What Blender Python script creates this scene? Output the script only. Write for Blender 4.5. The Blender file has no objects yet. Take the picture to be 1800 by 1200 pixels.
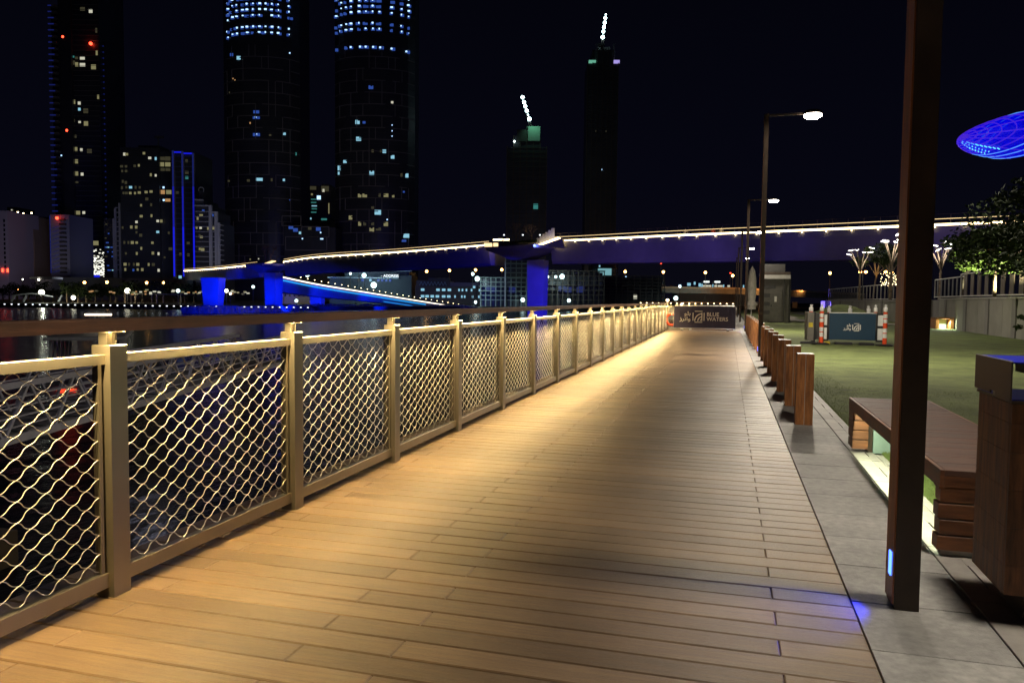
import bpy, bmesh, math, random
from mathutils import Vector, Matrix, noise
random.seed(7)
R = math.radians
SC = bpy.context.scene
COL = SC.collection

# ------------------------------------------------------------------ camera, world, exposure
EYE = Vector((0.0, 0.0, 1.3)); FOCAL = 1350.0
def basis(pitch, yaw, roll):
    fwd = Vector((-math.sin(yaw)*math.cos(pitch), math.cos(yaw)*math.cos(pitch), -math.sin(pitch)))
    right = Vector((math.cos(yaw), math.sin(yaw), 0)); up = right.cross(fwd)
    c, s = math.cos(roll), math.sin(roll)
    return right*c + up*s, up*c - right*s, fwd
CR, CU, CF = basis(R(3.18), R(15.65), R(.59))
cam_data = bpy.data.cameras.new('camera'); cam = bpy.data.objects.new('camera', cam_data); COL.objects.link(cam)
cam_data.sensor_width = 36; cam_data.lens = 27.0; cam_data.clip_start = .05; cam_data.clip_end = 4000
m = Matrix((CR, CU, -CF)).transposed().to_4x4(); m.translation = EYE; cam.matrix_world = m
SC.camera = cam

world = bpy.data.worlds.new('World'); SC.world = world; world.use_nodes = True
wn = world.node_tree.nodes; wl = world.node_tree.links; wn.clear()
wo = wn.new('ShaderNodeOutputWorld'); wb = wn.new('ShaderNodeBackground')
tc = wn.new('ShaderNodeTexCoord'); sep = wn.new('ShaderNodeSeparateXYZ'); ramp = wn.new('ShaderNodeValToRGB')
wl.new(tc.outputs['Generated'], sep.inputs[0]); wl.new(sep.outputs['Z'], ramp.inputs[0])
e = ramp.color_ramp.elements                                   # night sky over a lit city: a little paler low down
e[0].position = 0.0; e[0].color = (.0030, .0029, .0062, 1)
e[1].position = .55; e[1].color = (.0006, .0007, .0018, 1)
el = ramp.color_ramp.elements.new(.14); el.color = (.0018, .0019, .0054, 1)
wl.new(ramp.outputs[0], wb.inputs[0]); wb.inputs[1].default_value = 1.0
wl.new(wb.outputs[0], wo.inputs[0])

SC.view_settings.view_transform = 'Standard'; SC.view_settings.look = 'None'
SC.view_settings.exposure = 0.0; SC.view_settings.gamma = 1.0; SC.view_settings.use_curve_mapping = False
SC.cycles.max_bounces = 5; SC.cycles.diffuse_bounces = 3; SC.cycles.glossy_bounces = 3
SC.cycles.transparent_max_bounces = 12
SC.cycles.sample_clamp_indirect = 4.0
SC.cycles.use_denoising = True
try: SC.cycles.denoiser = 'OPENIMAGEDENOISE'
except Exception: pass
SC.cycles.caustics_reflective = False; SC.cycles.caustics_refractive = False
SC.cycles.use_light_tree = True

# ------------------------------------------------------------------ helpers: measured places
def ray(px, py): return CF + CR*((px-900)/FOCAL) + CU*((600-py)/FOCAL)
def at_z(px, py, z=0.0): d = ray(px, py); return EYE + d*((z-EYE.z)/d.z)
def at_y(px, py, Y): d = ray(px, py); return EYE + d*(Y/d.y)
def at_d(px, py, D): return EYE + ray(px, py)*D
FACE = R(15.65)          # heading of the camera about z

# ------------------------------------------------------------------ helpers: materials
MATS = {}
def new_mat(name):
    m = bpy.data.materials.new(name); m.use_nodes = True; MATS[name] = m
    nt = m.node_tree; b = nt.nodes['Principled BSDF']
    return m, nt, b
def val(b, k, v):
    if k in b.inputs: b.inputs[k].default_value = v
def mat(name, col, rough=.6, metal=0.0, vary=.15, scale=6.0, stretch=(1, 1, 1), bump=0.0, bscale=40.0, emit=None, es=0.0,
        per_object=0.0, spec=.5, col2=None, island=0.0, coat=0.0, rvary=.12, stain=0.0):
    m, nt, b = new_mat(name); N = nt.nodes; L = nt.links
    val(b, 'Roughness', rough); val(b, 'Metallic', metal); val(b, 'Specular IOR Level', spec); val(b, 'Coat Weight', coat)
    geo = N.new('ShaderNodeNewGeometry'); mp = N.new('ShaderNodeMapping'); mp.inputs['Scale'].default_value = stretch
    L.new(geo.outputs['Position'], mp.inputs[0])
    no = N.new('ShaderNodeTexNoise'); no.inputs['Scale'].default_value = scale; no.inputs['Detail'].default_value = 6
    no.inputs['Roughness'].default_value = .6
    L.new(mp.outputs[0], no.inputs['Vector'])
    c2 = col2 or tuple(c*(1-vary*1.6) for c in col)
    c1 = col if col2 else tuple(min(1, c*(1+vary)) for c in col)
    mx = N.new('ShaderNodeMix'); mx.data_type = 'RGBA'
    cr = N.new('ShaderNodeMapRange'); cr.inputs[1].default_value = .34; cr.inputs[2].default_value = .66
    L.new(no.outputs['Fac'], cr.inputs[0]); L.new(cr.outputs[0], mx.inputs[0])
    mx.inputs[6].default_value = (*c2, 1); mx.inputs[7].default_value = (*c1, 1)
    out = mx.outputs[2]
    if per_object or island:
        src = None
        if island: src = geo.outputs['Random Per Island']
        else:
            oi = N.new('ShaderNodeObjectInfo'); src = oi.outputs['Random']
        amt = island or per_object
        mr = N.new('ShaderNodeMapRange'); mr.inputs[3].default_value = 1-amt; mr.inputs[4].default_value = 1+amt*.7
        L.new(src, mr.inputs[0])
        hv = N.new('ShaderNodeHueSaturation'); L.new(mr.outputs[0], hv.inputs['Value']); L.new(out, hv.inputs['Color'])
        out = hv.outputs[0]
    if stain:
        n3 = N.new('ShaderNodeTexNoise'); n3.inputs['Scale'].default_value = 1.15; n3.inputs['Detail'].default_value = 7; n3.inputs['Roughness'].default_value = .62
        L.new(geo.outputs['Position'], n3.inputs['Vector']); m3 = N.new('ShaderNodeMapRange'); m3.inputs[1].default_value = .38; m3.inputs[2].default_value = .62
        m3.inputs[3].default_value = 1-stain; m3.inputs[4].default_value = 1+stain*.35; L.new(n3.outputs['Fac'], m3.inputs[0])
        h3 = N.new('ShaderNodeHueSaturation'); L.new(m3.outputs[0], h3.inputs['Value']); L.new(out, h3.inputs['Color']); out = h3.outputs[0]
    L.new(out, b.inputs['Base Color'])
    if rvary:
        rr = N.new('ShaderNodeMapRange'); rr.inputs[3].default_value = max(.02, rough-rvary); rr.inputs[4].default_value = min(1, rough+rvary)
        L.new(no.outputs['Fac'], rr.inputs[0]); L.new(rr.outputs[0], b.inputs['Roughness'])
    if bump:
        n2 = N.new('ShaderNodeTexNoise'); n2.inputs['Scale'].default_value = bscale; n2.inputs['Detail'].default_value = 4
        L.new(mp.outputs[0], n2.inputs['Vector'])
        bp = N.new('ShaderNodeBump'); bp.inputs['Strength'].default_value = bump; bp.inputs['Distance'].default_value = .01
        L.new(n2.outputs['Fac'], bp.inputs['Height']); L.new(bp.outputs[0], b.inputs['Normal'])
    if emit:
        val(b, 'Emission Color', (*emit, 1)); val(b, 'Emission Strength', es)
    return m
def glow(name, col, s):
    m, nt, b = new_mat(name); val(b, 'Base Color', (.02, .02, .02, 1)); val(b, 'Roughness', .4)
    val(b, 'Emission Color', (*col, 1)); val(b, 'Emission Strength', s); return m

# ------------------------------------------------------------------ helpers: geometry
class MB:
    def __init__(s): s.v = []; s.f = []
    def add(s, vs, fs):
        o = len(s.v); s.v += [tuple(v) for v in vs]; s.f += [tuple(i+o for i in f) for f in fs]; return s
    def box(s, x0, x1, y0, y1, z0, z1, M=None, ch=0.0):
        if ch:
            vs = []
            for z, i in ((z0, 0), (z1-ch, 0), (z1, ch)):
                vs += [(x0+i, y0+i, z), (x1-i, y0+i, z), (x1-i, y1-i, z), (x0+i, y1-i, z)]
            fs = [(3, 2, 1, 0)]
            for k in (0, 4):
                for i in range(4): j = (i+1) % 4; fs.append((k+i, k+j, k+4+j, k+4+i))
            fs.append((8, 9, 10, 11))
        else:
            vs = [(x, y, z) for z in (z0, z1) for x, y in ((x0, y0), (x1, y0), (x1, y1), (x0, y1))]
            fs = [(3, 2, 1, 0), (4, 5, 6, 7), (0, 1, 5, 4), (1, 2, 6, 5), (2, 3, 7, 6), (3, 0, 4, 7)]
        if M: vs = [M @ Vector(v) for v in vs]
        return s.add(vs, fs)
    def bar(s, a, b, w, h=None, up=(0, 0, 1)):
        a = Vector(a); b = Vector(b); h = h or w; d = (b-a).normalized(); u = Vector(up)
        if abs(d.dot(u)) > .95: u = Vector((0, 1, 0))
        r = d.cross(u).normalized(); u = r.cross(d).normalized()
        vs = []
        for p in (a, b):
            for i, j in ((-1, -1), (1, -1), (1, 1), (-1, 1)): vs.append(p + r*(i*w/2) + u*(j*h/2))
        return s.add(vs, [(0, 1, 2, 3), (7, 6, 5, 4), (1, 0, 4, 5), (2, 1, 5, 6), (3, 2, 6, 7), (0, 3, 7, 4)])
    def tube(s, pts, r, n=6, caps=True):
        pts = [Vector(p) for p in pts]; rs = r if isinstance(r, (list, tuple)) else [r]*len(pts)
        vs = []; fs = []
        for i, p in enumerate(pts):
            d = (pts[min(i+1, len(pts)-1)] - pts[max(i-1, 0)]).normalized()
            u = Vector((0, 0, 1)) if abs(d.z) < .9 else Vector((1, 0, 0))
            a = d.cross(u).normalized(); b = a.cross(d).normalized()
            for k in range(n):
                t = 2*math.pi*k/n; vs.append(p + (a*math.cos(t) + b*math.sin(t))*rs[i])
        for i in range(len(pts)-1):
            for k in range(n):
                j = (k+1) % n; fs.append((i*n+k, i*n+j, (i+1)*n+j, (i+1)*n+k))
        if caps: fs.append(tuple(range(n-1, -1, -1))); fs.append(tuple((len(pts)-1)*n+k for k in range(n)))
        return s.add(vs, fs)
    def lathe(s, prof, n=16, c=(0, 0, 0)):
        vs = []; fs = []
        for r, z in prof:
            for k in range(n):
                t = 2*math.pi*k/n; vs.append((c[0]+r*math.cos(t), c[1]+r*math.sin(t), c[2]+z))
        for i in range(len(prof)-1):
            for k in range(n):
                j = (k+1) % n; fs.append((i*n+k, i*n+j, (i+1)*n+j, (i+1)*n+k))
        fs.append(tuple(range(n-1, -1, -1))); fs.append(tuple((len(prof)-1)*n+k for k in range(n)))
        return s.add(vs, fs)
    def prism(s, poly, z0, z1, M=None):
        n = len(poly); vs = [(x, y, z0) for x, y in poly] + [(x, y, z1) for x, y in poly]
        fs = [tuple(range(n-1, -1, -1)), tuple(range(n, 2*n))] + [(i, (i+1) % n, n+(i+1) % n, n+i) for i in range(n)]
        if M: vs = [M @ Vector(v) for v in vs]
        return s.add(vs, fs)
    def sweep(s, path, prof, closed=True):
        """prof: list of (side, up) points swept along a horizontal-ish path"""
        path = [Vector(p) for p in path]; vs = []; fs = []
        for i, p in enumerate(path):
            d = path[min(i+1, len(path)-1)] - path[max(i-1, 0)]; d.z = 0; d.normalize(); r = Vector((d.y, -d.x, 0))
            pr = prof(i/(len(path)-1)) if callable(prof) else prof
            n = len(pr)
            for a, b in pr: vs.append(p + r*a + Vector((0, 0, b)))
        for i in range(len(path)-1):
            for k in range(n if closed else n-1):
                j = (k+1) % n; fs.append((i*n+k, (i+1)*n+k, (i+1)*n+j, i*n+j))
        if closed: fs.append(tuple(range(n))); fs.append(tuple((len(path)-1)*n+k for k in range(n-1, -1, -1)))
        return s.add(vs, fs)
    def mesh(s, name, mt, smooth=False):
        me = bpy.data.meshes.new(name); me.from_pydata(s.v, [], s.f); me.materials.append(mt)
        if smooth:
            me.polygons.foreach_set('use_smooth', [True]*len(me.polygons))
        me.update(); return me
    def fix(s, me):
        bm = bmesh.new(); bm.from_mesh(me); bmesh.ops.recalc_face_normals(bm, faces=bm.faces); bm.to_mesh(me); bm.free()
def tag(o, label=None, cat=None, group=None, kind=None):
    if label: o['label'] = label
    if cat: o['category'] = cat
    if group: o['group'] = group
    if kind: o['kind'] = kind
    return o
def link(name, me, parent=None, loc=(0, 0, 0), rz=0.0, world_geo=False):
    o = bpy.data.objects.new(name, me); COL.objects.link(o); o.location = loc; o.rotation_euler = (0, 0, rz)
    if parent:
        o.parent = parent
        if world_geo:
            p = parent; off = Vector((0, 0, 0))
            while p: off += p.location; p = p.parent
            o.location = Vector(loc) - off
    return o
def obj(name, mb, mt, parent=None, loc=(0, 0, 0), rz=0.0, smooth=False, wg=True, kind=None):
    """one mesh object; wg: the geometry is given in world coordinates (parents then are unrotated)"""
    me = mb.mesh(name, mt, smooth); mb.fix(me)
    o = link(name, me, parent, loc, rz, wg and parent is not None)
    if kind: o['kind'] = kind
    return o
def thing(name, label, cat, loc=(0, 0, 0), rz=0.0, group=None):
    o = bpy.data.objects.new(name, None); COL.objects.link(o); o.location = loc; o.rotation_euler = (0, 0, rz)
    o.empty_display_size = .3
    return tag(o, label, cat, group)
def kids(o): return [c for c in bpy.data.objects if c.parent == o]
def copy_tree(root, loc, rz=None, label=None, children=None):
    """children: {object: [children]} map, gathered once per source"""
    r = root.copy(); COL.objects.link(r); r.location = loc
    if rz is not None: r.rotation_euler = (0, 0, rz)
    if label: r['label'] = label
    for ch in children.get(root, []):
        c = ch.copy(); COL.objects.link(c); c.parent = r
        for g in children.get(ch, []):
            d = g.copy(); COL.objects.link(d); d.parent = c
    return r
def tree_map(root):
    k = kids(root); mp = {root: k}
    for c in k: mp[c] = kids(c)
    return mp
def structure(name, mb, mt, **k):
    o = obj(name, mb, mt, **k); o['kind'] = 'structure'; return o
def area(name, loc, aim, power, col, sx, sy=None, parent=None, spread=180, rz=0.0):
    l = bpy.data.lights.new(name, 'AREA'); l.energy = power; l.color = col; l.spread = R(spread)
    if sy: l.shape = 'RECTANGLE'; l.size = sx; l.size_y = sy
    else: l.shape = 'DISK'; l.size = sx
    o = bpy.data.objects.new(name, l); COL.objects.link(o); o.location = loc
    d = Vector(aim) - Vector(loc); o.rotation_euler = d.to_track_quat('-Z', 'Y').to_euler()
    if parent: mw = o.matrix_basis.copy(); o.parent = parent; o.location = Vector(loc) - parent.location
    return o
def spot(name, loc, aim, power, col, angle=60, blend=.4, size=.1, parent=None):
    l = bpy.data.lights.new(name, 'SPOT'); l.energy = power; l.color = col; l.spot_size = R(angle); l.spot_blend = blend
    l.shadow_soft_size = size
    o = bpy.data.objects.new(name, l); COL.objects.link(o); o.location = loc
    o.rotation_euler = (Vector(aim)-Vector(loc)).to_track_quat('-Z', 'Y').to_euler()
    if parent: o.parent = parent; o.location = Vector(loc) - parent.location
    return o
def point(name, loc, power, col, size=.1, parent=None):
    l = bpy.data.lights.new(name, 'POINT'); l.energy = power; l.color = col; l.shadow_soft_size = size
    o = bpy.data.objects.new(name, l); COL.objects.link(o); o.location = loc
    if parent: o.parent = parent; o.location = Vector(loc) - parent.location
    return o
def box_obj(name, x0, x1, y0, y1, z0, z1, mt, parent, ch=0.0, **k):
    return obj(name, MB().box(x0, x1, y0, y1, z0, z1, ch=ch), mt, parent, **k)
def text_mesh(name, body, size, mt, parent, M, depth=.003, align='LEFT', space=1.0):
    cu = bpy.data.curves.new(name, 'FONT'); cu.body = body; cu.size = size; cu.extrude = depth; cu.align_x = align; cu.space_character = space
    cu.offset = size*.012
    t = bpy.data.objects.new(name, cu); COL.objects.link(t); bpy.context.view_layer.update()
    me = bpy.data.meshes.new_from_object(t, depsgraph=bpy.context.evaluated_depsgraph_get())
    bpy.data.objects.remove(t); me.materials.clear(); me.materials.append(mt)
    me.transform(M)
    return link(name, me, parent)

# ------------------------------------------------------------------ materials of the near place
plank_m = mat('deck board wood', (.275, .182, .099), .37, vary=.16, scale=6, stretch=(.5, 9, 9), bump=.25, bscale=60, per_object=.24, col2=(.180, .112, .060), rvary=.16, stain=.22)
plank_far_m = mat('deck board wood far', (.275, .182, .099), .37, vary=.16, scale=6, stretch=(.5, 9, 9), bump=.2, bscale=60, island=.2, col2=(.180, .112, .060), rvary=.16, stain=.22)
under_m = mat('dark joists', (.03, .022, .015), .9)
steel_m = mat('brushed steel', (.50, .445, .34), .31, metal=.86, vary=.03, scale=3, rvary=.025)
wire_m = mat('wire steel', (.82, .74, .57), .33, metal=.66, vary=.05, rvary=0)
handrail_m = mat('hardwood handrail', (.12, .052, .024), .6, vary=.25, scale=4, stretch=(6, .8, 6), bump=.15, bscale=50)
granite_m = mat('granite slab', (.39, .38, .365), .62, vary=.14, scale=22, bump=.3, bscale=160, per_object=.14, stain=.3)
granite_dark_m = mat('dark joint bed', (.05, .048, .045), .9)
strip_m = mat('pale stone strip', (.36, .335, .31), .6, vary=.09, scale=10, bump=.2, bscale=140, per_object=.12, stain=.2)
lawn_m = mat('short turf', (.16, .20, .06), .9, vary=.3, scale=5, bump=.9, bscale=260, col2=(.115, .15, .045), stain=.3)
blade_m = mat('grass blades', (.20, .27, .08), .8, vary=.3, scale=20, col2=(.14, .18, .055))
bollard_m = mat('oiled hardwood', (.54, .22, .07), .5, vary=.2, scale=5, stretch=(6, 6, .8), bump=.2, bscale=60, per_object=.12, col2=(.22, .082, .03))
bench_top_m = mat('bench hardwood', (.14, .060, .038), .6, vary=.2, scale=4, stretch=(.8, 7, 6), bump=.25, bscale=50, per_object=.14, col2=(.07, .036, .026))
bench_side_m = mat('bench side hardwood', (.24, .09, .034), .5, vary=.2, scale=4, stretch=(1, 1, 8), bump=.25, bscale=50, per_object=.14, col2=(.11, .042, .018))
bin_wood_m = mat('bin cladding hardwood', (.28, .112, .042), .55, vary=.25, scale=5, stretch=(7, 7, .9), bump=.25, bscale=60, per_object=.16, col2=(.09, .036, .016))
bronze_m = mat('dark bronze paint', (.06, .040, .028), .42, metal=.2, vary=.15, scale=5, bump=.05)
lit_side_m = mat('rail lit brown side', (.45, .18, .07), .45, vary=.2, scale=4, stretch=(6, 6, .8), bump=.1)
cap_m = mat('galvanised cap', (.62, .60, .56), .45, metal=.3, vary=.08)
hood_m = mat('grey brown painted steel', (.11, .085, .07), .5, metal=.3, vary=.1)
blue_paint_sheen_m = mat('blue paint and sheen', (.02, .03, .55), .35, vary=.08)
black_m = mat('black rubber', (.015, .015, .016), .7, vary=.1)
concrete_m = mat('smooth concrete', (.34, .33, .31), .8, vary=.12, scale=2.5, bump=.2, bscale=30)
led_warm = glow('warm led', (1.0, .72, .34), 9)
WARM = (1.0, .72, .31)
LAMPCOL = (1.0, .88, .70)

# ------------------------------------------------------------------ boardwalk
PITCH = .1405; DX0, DX1 = -2.92, .548
deck = structure('boardwalk', MB().box(DX0+.02, DX1, -4, 34.0, -.16, -.045), under_m)
tag(deck, 'timber boardwalk of cross boards along the railing', None)
row0 = 1.24
row_kinds = ([DX0, -1.5, .22, DX1], [DX0, -2.38, -1.15, DX1])
cache = {}
def board(x0, x1, y0, y1, dz=0):
    g = .003
    return MB().box(x0+.0011, x1-.0011, y0+.0032, y1-.0032, -.035+dz, dz, ch=.0045)
far_b = MB(); nrow = 0
y = row0; k = 0
while y < 33.9:
    xs = row_kinds[k % 2]
    for i in range(3):
        if k < 98:
            key = (k % 2, i)
            if key not in cache:
                b = board(xs[i], xs[i+1], 0, PITCH); me = b.mesh('plank', plank_m); b.fix(me); cache[key] = me
            link('plank', cache[key], deck, (0, y, random.uniform(-.0012, .0012)))
        else: far_b.add([(a, c+y, d+random.uniform(-.0006, .0006)) for a, c, d in board(xs[i], xs[i+1], 0, PITCH).v], board(xs[i], xs[i+1], 0, PITCH).f)
    y += PITCH; k += 1
y = row0-PITCH; k = -1
while y > -4:
    xs = row_kinds[k % 2]
    for i in range(3): far_b.add([(a, c+y, d) for a, c, d in board(xs[i], xs[i+1], 0, PITCH).v], board(xs[i], xs[i+1], 0, PITCH).f)
    y -= PITCH; k -= 1
obj('plank_rows', far_b, plank_far_m, deck, kind='stuff')
box_obj('edge_beam', DX0+.01, DX0+.07, -4, 33.9, -.5, -.05, under_m, deck)
box_obj('end_board', DX0, DX1, 33.93, 34.0, -.3, 0.0, plank_far_m, deck)

# ------------------------------------------------------------------ pavement between the deck and the lawn
pave = structure('pavement', MB().box(.553, 1.058, -4, 75, -.2, -.03), granite_dark_m)
sl = .49; base = 3.08; cacheP = {}
me = None
for i in range(-9, 62):
    y0 = base + i*sl
    if me is None:
        b = MB().box(.552, 1.056, .003, sl-.003, -.04, 0, ch=.002); me = b.mesh('slab', granite_m); b.fix(me)
    link('slab', me, pave, (0, y0, random.uniform(-.001, .001)))
box_obj('slab_run', .556, 1.055, base+62*sl+.003, 74, -.04, 0, granite_m, pave)
strip = structure('stone_kerb_strip', MB().box(1.061, 1.252, -4, 75, -.2, -.03), granite_dark_m)
b1 = MB().box(1.064, 1.178, .003, .77, -.04, 0, ch=.002); m1 = b1.mesh('slab', strip_m); b1.fix(m1)
b2 = MB().box(1.186, 1.25, .18, .50, -.04, 0); b3 = MB().box(1.178, 1.25, .003, .18, -.04, 0).box(1.178, 1.25, .50, .77, -.04, 0)
b3.box(1.186, 1.25, .18, .50, -.041, -.0005); m2 = b3.mesh('slab', strip_m)
for i in range(-7, 40):
    y0 = 3.43 + i*.775 + .3
    link('slab', m1, strip, (0, y0, random.uniform(-.001, .001))); link('slab', m2, strip, (0, y0, 0))
apron = structure('bench_apron_paving', MB().box(1.256, 3.2, -4, 4.72, -.2, -.03), granite_dark_m)
for i in range(-8, 2):
    for j, (xa, xb) in enumerate(((1.259, 1.72), (1.724, 2.45), (2.454, 3.2))):
        y0 = 3.17 + i*.775
        box_obj('slab', xa, xb, y0+.003, min(y0+.772, 4.715), -.04, random.uniform(-.001, .001), strip_m, apron, ch=.002)
# bright paving tongue under the bench
for i in range(3):
    box_obj('slab', 1.256, 1.31, 4.722+i*.8, 5.516+i*.8, -.04, 0, strip_m, apron, ch=.002)
lawn = structure('lawn', MB().add([(1.254, 4.72, -.006), (1.254, 4.72, -.006)], []), lawn_m) if False else None
lb = MB(); nx, ny = 36, 60
def lawn_edge(y): return 1.254 if y > 7.2 else 1.30
for j in range(ny+1):
    yy = 4.722 + (48-4.722)*(j/ny)**1.6
    for i in range(nx+1):
        x0 = 1.312 if yy < 7.2 else 1.254
        x = x0 + (11.2-x0)*(i/nx)**1.5
        lb.v.append((x, yy, -.002 + .012*noise.noise(Vector((x*.8, yy*.8, 3)))*min(1, (x-x0))))
for j in range(ny):
    for i in range(nx): a = j*(nx+1)+i; lb.f.append((a, a+1, a+nx+2, a+nx+1))
lawn = structure('lawn', lb, lawn_m)
ne = structure('ground', MB().box(1.26, 60, -30, 120, -.7, -.22), concrete_m)
structure('side_lawn', MB().box(3.205, 11.2, -4, 4.72, -.2, -.012), lawn_m)
gb = MB()
def blade(x, y, z, h, w):
    a = random.uniform(0, 6.28); lx, ly = math.cos(a)*w, math.sin(a)*w; t = random.uniform(-.5, .5)*h
    gb.add([(x-lx, y-ly, z), (x+lx, y+ly, z), (x+ly*6*t+random.uniform(-.3, .3)*h, y-lx*6*t+random.uniform(-.3, .3)*h, z+h)], [(0, 1, 2)])
for i in range(15000):
    yy = 4.73 + random.random()*2.6; x0 = 1.305
    blade(x0 + abs(random.gauss(0, .14)), yy, 0, random.uniform(.012, .035), .0014)
for i in range(9000):
    yy = 7.4 + random.random()**1.5*12; blade(1.255 + random.random()**2*.5, yy, -.002, random.uniform(.008, .02), .0016)
for i in range(26000):
    yy = 4.73 + random.random()*8; blade(1.42 + random.random()*4.5, yy, -.004, random.uniform(.008, .018), .0018)
obj('grass_edge', gb, blade_m, kind='stuff')
scuff_m = mat('bare soil', (.045, .04, .022), .95)
for (xa_, xb_, y_) in ((1432, 1482, 640), (1463, 1512, 687.5), (1520, 1552, 689), (1405, 1425, 655)):
    sm = MB(); n_ = 16; rs_ = random.Random(int(xa_))
    for i in range(n_+1):
        q = at_z(xa_+(xb_-xa_)*i/n_, y_+rs_.uniform(-.3, .3), 0); w_ = .035*math.sin(math.pi*i/n_)*rs_.uniform(.5, 1)+.004
        sm.v += [(q.x, q.y-w_, .016), (q.x, q.y+w_, .016)]
    for i in range(n_): sm.f.append((2*i, 2*i+2, 2*i+3, 2*i+1))
    structure('turf_scuff', sm, scuff_m)

# ------------------------------------------------------------------ promenade railing
rail = thing('promenade_railing', 'long steel railing with wavy wire mesh and timber handrail beside the boardwalk', 'railing', (-2.555, 2.7, 0))
PY = [-3.2, -1.7, -.2, 1.27, 2.705, 4.14, 5.597, 7.09, 8.64, 10.14, 11.67]
while PY[-1] < 33.0: PY.append(PY[-1]+1.515)
XC = -2.555; HW = .0475
post_mb = MB().box(-HW, HW, -HW, HW, .0, 1.086, ch=.003); post_me = post_mb.mesh('post', steel_m); post_mb.fix(post_me)
sp = MB().box(-.030, .012, -.028, -.018, 1.086, 1.142).box(-.030, .012, .018, .028, 1.086, 1.142).box(-.012, -.002, -.018, .018, 1.086, 1.142)
sp.box(-.045, .04, -.05, .05, 1.138, 1.1435)
sp_me = sp.mesh('handrail_bracket', steel_m); sp.fix(sp_me)
LP = 1.40
def wave_mesh():
    """crimped wires crossing in flat diamonds; each runs flatter where it crosses the others"""
    H = .889; qz = .0808; qy = .137; b = MB(); ny = int(LP/qy)+1; nz = round(H/qz)
    for fam in (0, 1):
        for i in range(-nz-1, ny+1):
            pts = []
            steps = nz*14
            for s in range(steps+1):
                t = s/14.0                                   # in cells
                z = t*qz; yy = (i+t)*qy if fam == 0 else (i+nz-t)*qy
                w = .030*math.sin(4*math.pi*t)
                py_ = yy + (w*qy if fam == 0 else -w*qy); pz = z - w*qz
                if 0 <= py_ <= LP and -.002 <= pz <= H+.002:
                    pts.append(((.0032 if fam == 0 else -.0032)+.0028*math.cos(2*math.pi*t), py_, pz))
            if len(pts) > 2: b.tube(pts, .0022, 6, caps=False)
    return b
wm = wave_mesh(); wave_me = wm.mesh('wire_mesh', wire_m, smooth=True)
fr = MB().box(-.02, .022, 0, LP, 1.005, 1.048, ch=.002); toprail_me = fr.mesh('top_rail', steel_m); fr.fix(toprail_me)
fr = MB().box(-.02, .022, 0, LP, .045, .108, ch=.002); botrail_me = fr.mesh('bottom_rail', steel_m); fr.fix(botrail_me)
fr = MB().box(-.014, .012, 0, .018, .108, 1.005); stile_me = fr.mesh('stile', steel_m); fr.fix(stile_me)
fr = MB().box(.0, .03, 0, .03, .1, .12); 
led_me = MB().box(-.006, .006, 0, LP-.1, 0, .004).mesh('led_strip', led_warm)
for i, yv in enumerate(PY):
    def lk(n, me, loc, sy=1.0):
        o = link(n, me, rail, Vector(loc)-rail.location); o.scale = (1, sy, 1); return o
    p = lk('post', post_me, (XC, yv, 0)); s = link('handrail_bracket', sp_me, p, (0, 0, 0))
    if i+1 < len(PY):
        g = PY[i+1]-yv-2*HW; sy = g/LP; a = yv+HW
        lk('top_rail', toprail_me, (XC, a, 0), sy); lk('bottom_rail', botrail_me, (XC, a, 0), sy)
        lk('stile', stile_me, (XC, a+.012, 0)); lk('stile', stile_me, (XC, a+g-.03, 0))
        lk('wire_mesh', wave_me, (XC-.001, a, .116), sy)
        x = XC+.055
        point('bracket_light', (XC+.045, yv-.03, 1.128), .5, WARM, .006, rail)
        lk('led_strip', led_me, (x-.008, a+.05, 1.1565), sy)
        area('rail_light', (x-.008, yv+.5*(PY[i+1]-yv), 1.1555), (x+.46, yv+.5*(PY[i+1]-yv), 0.134), 30, WARM, g+.03, .012, parent=rail)
hr = MB()
for ya, yb in ((-4, 4.1), (4.1015, 13.4), (13.4015, 22.5), (22.5015, PY[-1]+.06)):      # board with a lamp channel cut in its underside
    hr.box(-2.615, -2.492, ya, yb, 1.162, 1.198, ch=.006).box(-2.615, -2.545, ya, yb, 1.1445, 1.1615).box(-2.4965, -2.4925, ya, yb, 1.1445, 1.1615)
obj('handrail', hr, handrail_m, rail)
for o in [o for o in bpy.data.objects if o.name.startswith('rail_light')]:
    # area lamps: long side along the railing
    o.rotation_euler = (0, -R(4), 0); l = o.data; l.size, l.size_y = .012, max(l.size, l.size_y)

# end return of the railing across the deck and the railing beyond it
back = thing('end_railing', 'short wire mesh railing turning across the far end of the boardwalk', 'railing', (-2.5, 34.3, 0))
box_obj('top_rail', -2.5, -1.6, 34.28, 34.32, 1.0, 1.045, steel_m, back)
box_obj('bottom_rail', -2.5, -1.6, 34.28, 34.32, .02, .08, steel_m, back)
for x in (-2.5, -1.62): box_obj('post', x-.03, x+.03, 34.27, 34.33, 0, 1.09, steel_m, back)
o = link('wire_mesh', wave_me, back, (.02, 0, .1), -math.pi/2); o.scale = (1, .6, 1)

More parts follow.
